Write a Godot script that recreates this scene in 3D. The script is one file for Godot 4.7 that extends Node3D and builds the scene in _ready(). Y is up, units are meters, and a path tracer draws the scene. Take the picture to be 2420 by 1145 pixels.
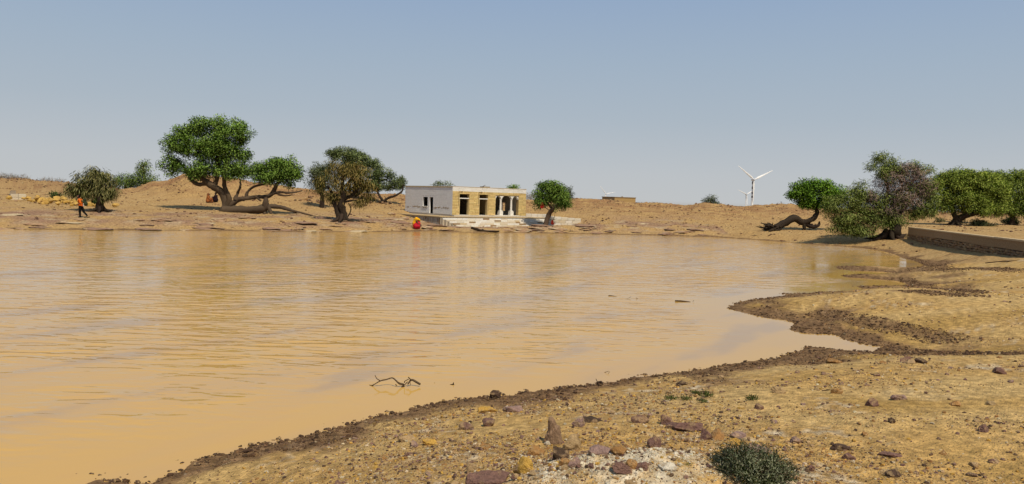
extends Node3D
# A muddy desert pond with a small stone pavilion, seen from its near bank. y up, metres; depth d means z = -d.

var rng := RandomNumberGenerator.new()
var taken := {}
var pond := PackedVector2Array()
var ridge := []
var grid := PackedFloat32Array()
var n_big := FastNoiseLite.new()
var n_mid := FastNoiseLite.new()
var n_fine := FastNoiseLite.new()
var n_vol := FastNoiseLite.new()
var M := {}
const GX := 321
const GD := 261

# ------------------------------------------------------------------ set-up
func _ready() -> void:
	var cam := Camera3D.new()
	cam.name = "camera"
	cam.position = Vector3(0, 3.00, 0)
	cam.rotation = Vector3(-0.05764, 0, 0.03100)
	cam.fov = 35.1042
	cam.near = 0.05
	cam.far = 16000.0
	add_child(cam)
	cam.current = true
	var world := WorldEnvironment.new()
	world.name = "environment"
	var env := Environment.new()
	env.background_mode = Environment.BG_SKY
	env.tonemap_mode = Environment.TONE_MAPPER_LINEAR
	env.tonemap_exposure = 1.06
	env.sdfgi_enabled = true
	env.ssao_enabled = true
	env.ssil_enabled = true
	var sky := Sky.new()
	var pano := PanoramaSkyMaterial.new()
	pano.panorama = ImageTexture.create_from_image(sky_image())
	pano.energy_multiplier = 1.0
	sky.sky_material = pano
	env.sky = sky
	world.environment = env
	add_child(world)
	var sun := DirectionalLight3D.new()
	sun.name = "sun"
	sun.light_energy = 1.45
	sun.light_color = Color(1.0, 0.95, 0.86)
	sun.light_angular_distance = 0.5
	sun.shadow_enabled = true
	sun.directional_shadow_max_distance = 400.0
	add_child(sun)
	sun.look_at_from_position(Vector3(26.0, 82.0, 51.0), Vector3.ZERO, Vector3(0, 0, 1))

	rng.seed = 71
	for a in [[n_big, 0.13, 3, 5], [n_mid, 0.9, 3, 6], [n_fine, 5.0, 2, 7], [n_vol, 0.5, 3, 8]]:
		a[0].seed = a[3]
		a[0].noise_type = FastNoiseLite.TYPE_SIMPLEX_SMOOTH
		a[0].frequency = a[1]
		a[0].fractal_octaves = a[2]
	make_materials()
	var pn := [-45, -8, -22, -5, -13, -1, -8.5, 3, -6.4, 5.2, -4.17, 7.1, -4.2, 7.47, -4.23, 7.66, -4.14, 7.7, -3.97, 7.62, -3.89, 7.65, -3.78, 7.6, -3.63, 7.64, -3.44, 8.01, -3.42, 8.34, -3.16, 8.58, -2.92, 8.87, -2.63, 9.09, -2.26, 9.46, -1.94, 9.96, -1.55, 10.34, -1.19, 10.72, -0.86, 11.07, -0.44, 11.36, 0.07, 11.57, 0.67, 11.96, 1.1, 12.23, 1.68, 12.51, 2.33, 13.04, 3, 13.46, 3.82, 13.98, 4.51, 14.48, 5.28, 14.98, 5.73, 15.46, 6.16, 16.01, 6.48, 16.34, 6.9, 16.17, 7.34, 15.97, 7.61, 15.97, 8.17, 16.51, 7.77, 16.93, 7.68, 17.38, 7.67, 18.03, 7.25, 17.95, 6.94, 18.07, 6.84, 18.52, 7.33, 19.56, 7.3, 19.96, 6.86, 20.37, 6.52, 21.12, 6.24, 22.04, 7.1, 23.69, 7.93, 24.49, 9.11, 25.52, 9.37, 26.26, 10.51, 26.55, 10.92, 27.13, 12.1, 27.56, 12.8, 27.12, 13.56, 26.83, 14.43, 27.16, 13.72, 28.1, 13.27, 28.64, 13.11, 29.35, 13.73, 29.64, 15.52, 30.29, 16.08, 30.81, 16.27, 32.29, 15.41, 32.72, 14.5, 33.15, 14.73, 33.94, 15.59, 34.85, 16.84, 35.16, 18.18, 35.78, 17.87, 36.7, 16.42, 36.87, 16.17, 37.67, 16.56, 39.21, 17.35, 39.73, 18.52, 39.4, 19.67, 39.08, 21.16, 39.72, 22.74, 42.14, 23.84, 45.09, 24.64, 48.3, 25.77, 51.31, 26.69, 54.99, 26.72, 58.25, 26.16, 60.01, 24.22, 60.65, 22.81, 64.57, 18.79, 69.44, 13.44, 69.58, 7.15, 68.3, 1.07, 66.24, -3.89, 63.64, -7.41, 63.57, -10.3, 59.98, -14.53, 57.04, -18.74, 55.49, -22.62, 53.76, -26.01, 51.63, -29.42, 50.12, -32.63, 48.7, -36.32, 46.52, -56, 42, -66, 30, -66, 8, -58, -4]
	for i in range(0, pn.size(), 2):
		pond.append(Vector2(pn[i], pn[i + 1]))
	var rn := [-0.7574, 154.1, 2.69, 18, -0.6623, 142, 3.63, 18, -0.5899, 134.8, 3.65, 20, -0.5306, 125.2, 3.25, 18, -0.4886, 113.2, 2.85, 14, -0.4624, 107.3, 2.79, 10, -0.4355, 101.5, 3.5, 9, -0.3987, 95.5, 4.33, 9, -0.3558, 93.9, 4.17, 9, -0.3165, 94.7, 3.68, 10, -0.276, 96.7, 3.32, 11, -0.2242, 99.5, 3.02, 12, -0.1711, 103.5, 2.91, 12, -0.1415, 105.1, 2.89, 12, -0.0624, 106.2, 2.8, 13, 0.0204, 104, 2.78, 14, 0.0725, 102.3, 3.12, 14, 0.1174, 100.7, 3.1, 14, 0.157, 100.2, 2.89, 14, 0.1891, 99.8, 2.88, 14, 0.221, 99.4, 2.66, 14, 0.2469, 100, 3.01, 14, 0.2727, 100.7, 2.88, 14, 0.2931, 101.3, 2.76, 14, 0.3132, 102, 2.96, 14, 0.3427, 104.1, 3.22, 14, 0.3622, 104.8, 3.13, 14, 0.4096, 109, 3.03, 14, 0.4986, 127.5, 3.1, 14, 0.5874, 146.6, 3.24, 16, 0.719, 172.8, 3.52, 16]
	for i in range(0, rn.size(), 4):
		ridge.append([rn[i], rn[i + 1], rn[i + 2], rn[i + 3]])
	make_grid()
	build_ground()
	build_water()
	build_pavilion()
	build_walls()
	build_trees()
	build_turbines()
	build_people()
	build_rocks()
	build_plants()

func sky_image() -> Image:
	# clear hot-season air: blue overhead, pale and dusty towards the horizon, with a few thin wisps
	var w := 2048
	var h := 1024
	var im := Image.create_empty(w, h, false, Image.FORMAT_RGBF)
	var stops := [[-90.0, Color(0.46, 0.45, 0.42)], [-8.0, Color(0.46, 0.46, 0.45)], [-0.5, Color(0.510, 0.525, 0.530)], [2.0, Color(0.485, 0.515, 0.540)], [6.0, Color(0.395, 0.462, 0.530)], [10.0, Color(0.342, 0.430, 0.535)], [15.0, Color(0.278, 0.380, 0.540)], [30.0, Color(0.225, 0.335, 0.52)], [90.0, Color(0.165, 0.275, 0.475)]]
	for y in h:
		var el := 90.0 - (y + 0.5) * 180.0 / h
		var c: Color = stops[-1][1]
		for i in stops.size() - 1:
			if el <= stops[i + 1][0]:
				c = stops[i][1].lerp(stops[i + 1][1], clampf((el - stops[i][0]) / (stops[i + 1][0] - stops[i][0]), 0, 1))
				break
		im.fill_rect(Rect2i(0, y, w, 1), c * 0.97)
	var nz := FastNoiseLite.new()
	nz.seed = 4
	nz.frequency = 0.05
	nz.fractal_octaves = 4
	# thin wisps of cloud: azimuth, elevation, half width, half height in degrees, strength
	for k in [[-24.3, 6.2, 1.0, 0.42, 0.13], [-24.9, 6.5, 0.9, 0.2, 0.06], [21.8, 13.0, 1.5, 0.55, 0.09], [10.5, 3.6, 2.6, 0.6, 0.07], [9.6, 7.0, 1.6, 0.3, 0.03], [-5.0, 6.2, 3.0, 0.7, 0.02]]:
		var cx: float = (k[0] / 360.0 + 0.5) * w
		var cy: float = (90.0 - k[1]) / 180.0 * h
		var rx: float = k[2] / 360.0 * w
		var ry: float = k[3] / 180.0 * h
		for y in range(int(cy - ry * 2.2), int(cy + ry * 2.2) + 1):
			for x in range(int(cx - rx * 2.2), int(cx + rx * 2.2) + 1):
				var q := Vector2((x - cx) / rx, (y - cy) / ry).length()
				var m: float = k[4] * exp(-q * q) * clampf(0.65 + 1.3 * nz.get_noise_2d(x * 1.5, y * 4.0), 0, 1.4)
				im.set_pixel(x, y, im.get_pixel(x, y).lerp(Color(0.68, 0.68, 0.68), clampf(m * 3.0, 0, 1)))
	return im

# ------------------------------------------------------------------ materials
func noise_tex(seed_: int, freq: float, oct: int, lo: float, hi: float, size := 512, kind := FastNoiseLite.TYPE_SIMPLEX_SMOOTH) -> NoiseTexture2D:
	var f := FastNoiseLite.new()
	f.seed = seed_
	f.noise_type = kind
	f.frequency = freq
	f.fractal_octaves = oct
	f.fractal_gain = 0.62
	var t := NoiseTexture2D.new()
	t.width = size
	t.height = size
	t.seamless = true
	t.noise = f
	var g := Gradient.new()
	g.offsets = PackedFloat32Array([0.15, 0.85])
	g.colors = PackedColorArray([Color(lo, lo, lo), Color(hi, hi, hi)])
	t.color_ramp = g
	return t

func mat(called: String, rough: float, tex: Texture2D = null, bump: Texture2D = null, metres := 2.0, bump_cm := 1.0, spec := 0.3) -> StandardMaterial3D:
	var m := StandardMaterial3D.new()
	m.resource_name = called
	m.vertex_color_use_as_albedo = true
	m.roughness = rough
	m.metallic_specular = spec
	m.cull_mode = BaseMaterial3D.CULL_DISABLED
	if tex or bump:
		m.uv1_triplanar = true
		m.uv1_world_triplanar = true
		m.uv1_scale = Vector3.ONE / metres
		m.uv1_triplanar_sharpness = 4.0
	if tex:
		m.albedo_texture = tex
	if bump:
		m.heightmap_enabled = true
		m.heightmap_texture = bump
		m.heightmap_scale = bump_cm
	M[called] = m
	return m

func make_materials() -> void:
	var grain := noise_tex(3, 0.012, 7, 0.70, 1.0, 1024)
	var grit := noise_tex(9, 0.035, 5, 0.0, 1.0, 1024)
	var pebble := noise_tex(12, 0.06, 3, 0.0, 1.0, 1024, FastNoiseLite.TYPE_CELLULAR)
	var fine := noise_tex(5, 0.03, 5, 0.80, 1.0, 512)
	mat("ground", 0.95, grain, pebble, 2.6, 1.7, 0.2)
	mat("rock", 0.9, fine, grit, 0.5, 0.9, 0.25)
	mat("slab", 0.9, fine, grit, 1.3, 1.5, 0.25)
	mat("plaster", 0.9, fine, grit, 1.6, 0.8, 0.25)
	mat("masonry", 0.92, fine, grit, 0.8, 1.0, 0.2)
	mat("bark", 0.95, fine, grit, 0.6, 2.2, 0.15)
	mat("wood", 0.8, fine, grit, 0.12, 0.25, 0.3)
	mat("paint", 0.45, fine, null, 30.0, 0.0, 0.4)
	mat("cloth", 0.95, fine, null, 0.4, 0.0, 0.1)
	mat("skin", 0.6, null, null, 1.0, 0.0, 0.3)
	mat("metal", 0.5, fine, null, 0.6, 0.0, 0.4)
	for k in ["leaf", "twig"]:
		var lf := mat(k, 0.7, null, null, 1.0, 0.0, 0.25)
		if k == "leaf":
			lf.backlight_enabled = true
			lf.backlight = Color(0.5, 0.62, 0.25)

# ------------------------------------------------------------------ nodes
func numbered(called: String) -> String:
	var n: int = taken.get(called, -1) + 1
	taken[called] = n
	return called if n == 0 else "%s_%03d" % [called, n]

func tag(o: Node3D, label: String, category: String, group := "", kind := "") -> Node3D:
	if label: o.set_meta("label", label)
	if category: o.set_meta("category", category)
	if group: o.set_meta("group", group)
	if kind: o.set_meta("kind", kind)
	return o

func thing(called: String, at: Vector3, turn := 0.0) -> Node3D:
	var o := Node3D.new()
	o.name = numbered(called)
	o.position = at
	o.rotation.y = turn
	add_child(o)
	return o

func part(called: String, mesh: Mesh, material: Material, parent: Node = null, at := Vector3.ZERO) -> MeshInstance3D:
	var o := MeshInstance3D.new()
	o.mesh = mesh
	o.material_override = material
	o.position = at
	if parent == null:
		o.name = numbered(called)
		add_child(o)
	else:
		o.name = called
		parent.add_child(o, true)
	return o

func structure(called: String, mesh: Mesh, material: Material) -> MeshInstance3D:
	var o := part(called, mesh, material)
	o.set_meta("kind", "structure")
	return o

# ------------------------------------------------------------------ mesh building
class Shape:
	var v := PackedVector3Array()
	var n := PackedVector3Array()
	var c := PackedColorArray()
	var i := PackedInt32Array()
	func done() -> ArrayMesh:
		var a := []
		a.resize(Mesh.ARRAY_MAX)
		a[Mesh.ARRAY_VERTEX] = v
		a[Mesh.ARRAY_NORMAL] = n
		a[Mesh.ARRAY_COLOR] = c
		a[Mesh.ARRAY_INDEX] = i
		var m := ArrayMesh.new()
		m.add_surface_from_arrays(Mesh.PRIMITIVE_TRIANGLES, a)
		return m
	func tri(p: Vector3, q: Vector3, r: Vector3, col: Color) -> void:
		# p, q, r run clockwise seen from the front
		var k := v.size()
		var nn := (r - p).cross(q - p).normalized()
		for x in [p, q, r]:
			v.append(x); n.append(nn); c.append(col)
		i.append(k); i.append(k + 1); i.append(k + 2)
	func quad(p: Vector3, q: Vector3, r: Vector3, s: Vector3, col: Color) -> void:
		var k := v.size()
		var nn := (r - p).cross(q - p).normalized()
		for x in [p, q, r, s]:
			v.append(x); n.append(nn); c.append(col)
		for t in [0, 1, 2, 0, 2, 3]:
			i.append(k + t)
	func box(lo: Vector3, hi: Vector3, col: Color, t := Transform3D()) -> void:
		var p := []
		for k in 8:
			p.append(t * Vector3(hi.x if k & 1 else lo.x, hi.y if k & 2 else lo.y, hi.z if k & 4 else lo.z))
		for f in [[4, 6, 7, 5], [1, 3, 2, 0], [5, 7, 3, 1], [0, 2, 6, 4], [6, 2, 3, 7], [0, 4, 5, 1]]:
			quad(p[f[0]], p[f[1]], p[f[2]], p[f[3]], col)
	func hull(faces: Array, col: Color) -> void:
		for f in faces:
			quad(f[0], f[1], f[2], f[3], col)
	# a block with chamfered front edges: front face at z = hi.z
	func block(lo: Vector3, hi: Vector3, ch: float, col: Color) -> void:
		var z0 := hi.z - ch
		var a := Vector3(lo.x, lo.y, z0)
		var b := Vector3(lo.x, hi.y, z0)
		var d := Vector3(hi.x, hi.y, z0)
		var e := Vector3(hi.x, lo.y, z0)
		var a2 := Vector3(lo.x + ch, lo.y + ch, hi.z)
		var b2 := Vector3(lo.x + ch, hi.y - ch, hi.z)
		var d2 := Vector3(hi.x - ch, hi.y - ch, hi.z)
		var e2 := Vector3(hi.x - ch, lo.y + ch, hi.z)
		quad(a2, b2, d2, e2, col)
		quad(a, b, b2, a2, col)
		quad(b, d, d2, b2, col)
		quad(d, e, e2, d2, col)
		quad(e, a, a2, e2, col)
		var k := Vector3(0, 0, lo.z - z0)
		quad(a + k, b + k, b, a, col)
		quad(b + k, d + k, d, b, col)
		quad(d + k, e + k, e, d, col)
		quad(e + k, a + k, a, e, col)
	func tube(pts: Array, rad: Array, sides: int, col: Color, rough := 0.0, nz: FastNoiseLite = null) -> void:
		var k := v.size()
		var m := pts.size()
		var up := Vector3(0.31, 0.2, 0.93)
		for j in m:
			var d: Vector3 = (pts[mini(j + 1, m - 1)] - pts[maxi(j - 1, 0)]).normalized()
			var s := d.cross(up)
			if s.length() < 0.05:
				s = d.cross(Vector3(1, 0, 0))
			s = s.normalized()
			up = s.cross(d).normalized()
			for q in sides:
				var an := TAU * q / sides
				var o := s * cos(an) + up * sin(an)
				var r: float = rad[j]
				var p: Vector3 = pts[j] + o * r
				if rough > 0.0:
					p += o * r * rough * nz.get_noise_3dv(p * (1.2 / maxf(r, 0.12)))
				v.append(p); n.append(o)
				c.append(col)
		for j in m - 1:
			for q in sides:
				var q2 := (q + 1) % sides
				var a := k + j * sides + q
				var b := k + j * sides + q2
				for x in [a, b, b + sides, a, b + sides, a + sides]:
					i.append(x)
		var e := v.size()
		v.append(pts[m - 1]); n.append((pts[m - 1] - pts[m - 2]).normalized()); c.append(col)
		v.append(pts[0]); n.append((pts[0] - pts[1]).normalized()); c.append(col)
		for q in sides:
			var q2 := (q + 1) % sides
			for x in [k + (m - 1) * sides + q, k + (m - 1) * sides + q2, e, k + q2, k + q, e + 1]:
				i.append(x)

func curve(pts: Array, rad: Array, steps: int) -> Array:
	# smooth path through the points: [points, radii]
	var p := []
	var r := []
	var m := pts.size()
	for j in m - 1:
		for s in steps:
			var t := float(s) / steps
			p.append(pts[j].cubic_interpolate(pts[j + 1], pts[maxi(j - 1, 0)], pts[mini(j + 2, m - 1)], t))
			r.append(lerpf(rad[j], rad[j + 1], t))
	p.append(pts[m - 1])
	r.append(rad[m - 1])
	return [p, r]

func lin(r: float, g: float, b: float) -> Color:
	return Color(r, g, b)

func vary(c: Color, by: float) -> Color:
	var k := 1.0 + rng.randf_range(-by, by)
	return Color(c.r * k * (1.0 + rng.randf_range(-by, by) * 0.25), c.g * k, c.b * k * (1.0 + rng.randf_range(-by, by) * 0.35))

func rdir() -> Vector3:
	var z := rng.randf_range(-1, 1)
	var a := rng.randf_range(0, TAU)
	var s := sqrt(1.0 - z * z)
	return Vector3(s * cos(a), z, s * sin(a))

# ------------------------------------------------------------------ the lie of the land
func exact_sd(p: Vector2) -> float:
	var best := 1e9
	var m := pond.size()
	for k in m:
		best = minf(best, p.distance_squared_to(Geometry2D.get_closest_point_to_segment(p, pond[k], pond[(k + 1) % m])))
	return -sqrt(best) if Geometry2D.is_point_in_polygon(p, pond) else sqrt(best)

func make_grid() -> void:
	grid.resize(GX * GD)
	for j in range(0, GD, 4):
		for k in range(0, GX, 4):
			grid[j * GX + k] = exact_sd(Vector2(k * 0.5 - 100.0, j * 0.5 - 20.0))
	for j in GD:
		for k in GX:
			if j % 4 == 0 and k % 4 == 0:
				continue
			var j0 := (j / 4) * 4
			var k0 := (k / 4) * 4
			var j1 := mini(j0 + 4, GD - 1)
			var k1 := mini(k0 + 4, GX - 1)
			var fj := (j - j0) / 4.0
			var fk := (k - k0) / 4.0
			var s := lerpf(lerpf(grid[j0 * GX + k0], grid[j0 * GX + k1], fk), lerpf(grid[j1 * GX + k0], grid[j1 * GX + k1], fk), fj)
			if absf(s) < 4.0:
				s = exact_sd(Vector2(k * 0.5 - 100.0, j * 0.5 - 20.0))
			grid[j * GX + k] = s

func sd(x: float, d: float, sharp := false) -> float:
	var gx := clampf((x + 100.0) * 2.0, 0.0, GX - 1.001)
	var gd := clampf((d + 20.0) * 2.0, 0.0, GD - 1.001)
	var k := int(gx)
	var j := int(gd)
	var fx := gx - k
	var fd := gd - j
	var s := lerpf(lerpf(grid[j * GX + k], grid[j * GX + k + 1], fx), lerpf(grid[(j + 1) * GX + k], grid[(j + 1) * GX + k + 1], fx), fd)
	if sharp and absf(s) < 0.7:
		return exact_sd(Vector2(x, d))
	return s

func bank(s: float) -> float:
	if s < 1.0: return 0.12 * s
	if s < 3.0: return 0.12 + 0.205 * (s - 1.0)
	if s < 5.0: return 0.53 + 0.105 * (s - 3.0)
	if s < 10.0: return 0.74 + 0.042 * (s - 5.0)
	if s < 20.0: return 0.95 + 0.035 * (s - 10.0)
	if s < 40.0: return 1.3 + 0.015 * (s - 20.0)
	return minf(1.6 + 0.0025 * (s - 40.0), 2.0)

const DIPS := [[9, 78, -0.2, 7, 4]]
const MOUNDS := [[0.95, 5.55, 0.4, 1.25, 0.85], [-39, 82, 0.5, 9, 7]]
const HOUSE := Vector2(-5.96, 75.00)
const HU := Vector2(0.788, 0.616)
const WALL_A := Vector2(24.38, 36.40)
const WALL_B := Vector2(30.21, 58.30)

func land(x: float, d: float, s: float) -> Vector3:
	# (height, how much of it is the earth bank behind, how much is the terrace behind the retaining wall)
	if s < 0.0:
		return Vector3(maxf(-0.6, s * 0.15) - 0.01, 0, 0)
	var h := bank(s)
	for m in DIPS:
		h += m[2] * exp(-pow((x - m[0]) / m[3], 2.0) - pow((d - m[1]) / m[4], 2.0)) * smoothstep(0.0, 2.0, s)
	h = maxf(h, 0.02 * minf(1.0, s))
	# the ground falls away round the pavilion's platform
	var lx := (x - HOUSE.x) * HU.x + (d - HOUSE.y) * HU.y
	var lz := (x - HOUSE.x) * HU.y - (d - HOUSE.y) * HU.x
	var near := smoothstep(-6.5, -3.0, lx) * smoothstep(15.5, 12.5, lx) * smoothstep(-10.0, -7.0, lz) * smoothstep(9.5, 7.0, lz)
	if near > 0.0:
		var low := lerpf(0.95, 0.10, smoothstep(-8.0, 2.0, lz)) if lx < 4.0 else lerpf(0.7, 0.10, smoothstep(-2.0, 2.0, lz))
		if h > low:
			h += (low - h) * near
	var r := sqrt(x * x + d * d)
	var w := 0.0
	if d > 0.0 and r > 40.0:
		var az := atan2(x, d)
		var k := 0
		while k < ridge.size() - 2 and az > ridge[k + 1][0]:
			k += 1
		var a: Array = ridge[k]
		var b: Array = ridge[k + 1]
		var t := clampf((az - a[0]) / (b[0] - a[0]), 0.0, 1.0)
		t = t * t * (3.0 - 2.0 * t)
		var q := (r - lerpf(a[1], b[1], t)) / lerpf(a[3], b[3], t)
		var hc := lerpf(a[2], b[2], t)
		if q > 0.0:
			h += (0.3 - 0.01 * q * 14.0 - h) * smoothstep(0.0, 1.5, q)
		w = exp(-q * q) if q < 0.0 else exp(-q * q / 1.69)
		w *= smoothstep(1.35, 1.0, absf(az))
		if hc > h:
			h += (hc - h) * w
	for m in MOUNDS:
		h += m[2] * exp(-pow((x - m[0]) / m[3], 2.0) - pow((d - m[1]) / m[4], 2.0))
	var ab := WALL_B - WALL_A
	var len := ab.length()
	ab /= len
	var t2 := (x - WALL_A.x) * ab.x + (d - WALL_A.y) * ab.y
	var s2 := (x - WALL_A.x) * ab.y - (d - WALL_A.y) * ab.x
	var w2 := smoothstep(0.05, 0.5, s2) * (1.0 - smoothstep(len - 0.5, len + 5.0, t2))
	if s2 < 0.3:
		h += 0.24 * exp(-pow(s2 / 1.6, 2.0)) * (1.0 - smoothstep(len - 1.0, len + 3.0, t2))
	if w2 > 0.0:
		var top := 1.66 + 0.012 * maxf(0.0, s2)
		if top > h:
			h += (top - h) * w2
	return Vector3(h, w, w2)

func ground(x: float, d: float) -> float:
	var s := sd(x, d, true)
	var l := land(x, d, s)
	return l.x + relief(x, d, s, l)

func relief(x: float, d: float, s: float, l: Vector3) -> float:
	if s < -0.6:
		return 0.0
	var shore := smoothstep(-0.6, 1.6, s)
	var r := x * x + d * d
	var out := n_big.get_noise_2d(x, d) * (0.05 + 0.22 * l.y) * shore
	out += n_mid.get_noise_2d(x, d) * lerpf(0.012, 0.030 + 0.13 * l.y, shore)
	if r > 1600.0:
		out += n_mid.get_noise_2d(x * 2.3 + 40.0, d * 2.3) * (0.012 + 0.10 * l.y) * shore
	if r < 1600.0:
		out += n_fine.get_noise_2d(x, d) * lerpf(0.016, 0.008, smoothstep(0.6, 2.5, s))
	# flat-lying rock ledges on the far shore
	if r > 2000.0 and s < 12.0 and l.y < 0.5 and x < 22.0:
		var e := (l.x + out) * 5.0 + n_big.get_noise_2d(x * 2.0 + 50.0, d * 3.0) * 1.5
		out += (floorf(e) + smoothstep(0.55, 1.0, e - floorf(e)) - e) * 0.13 * smoothstep(0.3, 1.2, s)
	return out

# strips of darker earth and stones that run inland from the inlets: from, to, half width
const GULLIES := [[8.10, 16.47, 9.20, 13.56, 0.55], [19.45, 36.51, 20.57, 30.66, 0.9], [16.56, 32.37, 12.93, 21.51, 0.8], [11.52, 21.79, 12.45, 20.52, 0.6], [24.39, 46.84, 19.02, 32.65, 0.7], [8.39, 20.25, 9.57, 16.74, 0.7]]

func soil(x: float, d: float, s: float, h: float, l: Vector3) -> Color:
	var sand := lin(0.550, 0.342, 0.118)
	var nb := n_big.get_noise_2d(x * 1.7 + 31.0, d * 1.7)
	var nm := n_mid.get_noise_2d(x * 0.6 + 7.0, d * 0.6 - 3.0)
	var nf := n_mid.get_noise_2d(x * 4.0, d * 4.0)
	var r := sqrt(x * x + d * d)
	var c := sand.lerp(lin(0.59, 0.395, 0.160), clampf(0.5 + nb * 1.2, 0, 1))
	c = c.lerp(lin(0.43, 0.255, 0.085), clampf(nm * 1.3 + 0.12, 0, 0.7))
	# reddish earth of the banks behind, purple-brown weathered sandstone on the far shore
	if r > 42.0:
		c = c.lerp(lin(0.47, 0.305, 0.145), 0.5)
		c = c.lerp(lin(0.355, 0.190, 0.085), clampf(l.y * 1.2, 0, 0.85) * clampf(0.58 + nb * 1.1 + nm * 0.5, 0, 1))
		c = c.lerp(lin(0.25, 0.12, 0.055), clampf((nf + nm) * 0.9 - 0.15, 0, 0.75) * clampf(l.y * 1.5 + 0.25, 0, 1))
		if x < 20.0:
			var shelf := smoothstep(0.8, 3.0, s) * (1.0 - smoothstep(8.0, 15.0, s)) * (1.0 - l.y)
			c = c.lerp(lin(0.33, 0.195, 0.125), shelf * clampf(0.55 + nb * 1.6, 0, 0.9))
			c = c.lerp(lin(0.56, 0.42, 0.25), shelf * clampf(nm * 2.2 - 0.25 + 0.6 * n_big.get_noise_2d(x * 0.7, d * 4.0), 0, 0.7))
	else:
		# whitish decomposed rock on the mound in front
		var q := pow((x - 1.1) / 1.05, 2.0) + pow((d - 5.6) / 1.15, 2.0)
		c = c.lerp(lin(0.74, 0.64, 0.47), clampf(exp(-q) * 1.15 + nm * 1.2 + nf * 0.9 - 0.42, 0, 0.9))
		# broad pale and tan bands on the flat to the right
		if x > 4.0:
			c = c.lerp(lin(0.60, 0.405, 0.165), clampf(n_big.get_noise_2d(x * 0.5 + 60.0, d * 1.9) * 2.6 - 0.2, 0, 0.8))
			c = c.lerp(lin(0.44, 0.27, 0.08), clampf(n_big.get_noise_2d(x * 0.6, d * 2.0) * 2.6, 0, 0.85))
	# mud along the water
	var edge := 0.80 + 0.55 * nm + 0.25 * nf + (0.35 if x > 3.0 and d < 45.0 else 0.0) + (0.55 if x > 9.0 and d > 23.0 and d < 48.0 else 0.0) - (0.25 if r > 42.0 else 0.0)
	edge *= clampf(0.85 + 1.3 * n_big.get_noise_2d(x * 3.0 + 90.0, d * 3.0), 0.55, 1.7)
	var mud := 1.0 - smoothstep(edge * 0.55, edge * 1.5, s)
	for g in GULLIES:
		var a := Vector2(g[0], g[1])
		var b := Vector2(g[2], g[3])
		var p := Vector2(x, d)
		var cl := Geometry2D.get_closest_point_to_segment(p, a, b)
		var wd: float = g[4] * (1.0 - 0.6 * a.distance_to(cl) / a.distance_to(b)) * (1.0 + 0.8 * nm + 0.6 * nf)
		mud = maxf(mud, 0.9 * (1.0 - smoothstep(wd * 0.6, wd * 1.2, p.distance_to(cl))))
	var wet := lin(0.165, 0.095, 0.048).lerp(lin(0.270, 0.160, 0.080), clampf(0.5 + nf * 1.5, 0, 1))
	return c.lerp(wet, mud * 0.93)

func build_ground() -> void:
	var angles := PackedFloat32Array()
	var a := -0.80
	while a < 0.80:
		angles.append(a)
		a += 0.0021
	while a < TAU - 0.80:
		angles.append(a)
		a += 0.07
	var rings := PackedFloat32Array([0.35, 0.8, 1.4, 2.0])
	var r := 2.5
	while r < 47.0:
		rings.append(r)
		r *= 1.0115
	while r < 104.0:
		rings.append(r)
		r += 0.32
	while r < 7000.0:
		rings.append(r)
		r *= 1.09
	var na := angles.size()
	var nr := rings.size()
	var s := Shape.new()
	s.v.resize(na * nr + 1)
	s.n.resize(na * nr + 1)
	s.c.resize(na * nr + 1)
	for j in nr:
		for k in na:
			var x := sin(angles[k]) * rings[j]
			var d := cos(angles[k]) * rings[j]
			var h := 0.0
			var col := lin(0.46, 0.33, 0.19)
			if rings[j] < 160.0:
				var q := sd(x, d, true)
				var l := land(x, d, q)
				h = l.x + relief(x, d, q, l)
				col = soil(x, d, q, h, l)
			else:
				h = land(x, d, 60.0).x + n_big.get_noise_2d(x * 0.05, d * 0.05) * 1.5 - 1.0
			s.v[j * na + k] = Vector3(x, h, -d)
			s.c[j * na + k] = col
	for j in nr:
		for k in na:
			var e: Vector3 = s.v[j * na + (k + 1) % na] - s.v[j * na + (k + na - 1) % na]
			var f: Vector3 = s.v[mini(j + 1, nr - 1) * na + k] - s.v[maxi(j - 1, 0) * na + k]
			s.n[j * na + k] = e.cross(f).normalized()
	var hub := na * nr
	s.v[hub] = Vector3(0, ground(0.0, 0.0), 0)
	s.n[hub] = Vector3.UP
	s.c[hub] = s.c[0]
	s.i.resize(((nr - 1) * na * 2 + na) * 3)
	var w := 0
	for j in nr - 1:
		for k in na:
			var k2 := (k + 1) % na
			for x in [j * na + k, (j + 1) * na + k, (j + 1) * na + k2, j * na + k, (j + 1) * na + k2, j * na + k2]:
				s.i[w] = x
				w += 1
	for k in na:
		for x in [hub, k, (k + 1) % na]:
			s.i[w] = x
			w += 1
	structure("ground", s.done(), M.ground)

# yellow, grey and brown mud tones; streaks paint in ripples reflecting darker sky
func mud_and_reflections() -> ImageTexture:
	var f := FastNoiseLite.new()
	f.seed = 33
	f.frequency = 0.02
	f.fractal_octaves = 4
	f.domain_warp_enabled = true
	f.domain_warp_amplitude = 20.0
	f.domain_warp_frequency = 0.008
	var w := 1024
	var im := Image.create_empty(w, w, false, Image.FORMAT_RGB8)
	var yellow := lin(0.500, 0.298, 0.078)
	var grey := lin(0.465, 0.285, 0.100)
	var brown := lin(0.375, 0.245, 0.115)  # tone of ripple patches that reflect darker sky, painted into the water
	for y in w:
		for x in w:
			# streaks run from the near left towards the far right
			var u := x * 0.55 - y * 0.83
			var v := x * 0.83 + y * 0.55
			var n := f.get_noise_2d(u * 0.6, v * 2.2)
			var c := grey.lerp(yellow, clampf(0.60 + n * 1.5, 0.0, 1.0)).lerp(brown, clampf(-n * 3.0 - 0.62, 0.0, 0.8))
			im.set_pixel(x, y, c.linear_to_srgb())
	return ImageTexture.create_from_image(im)

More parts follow.
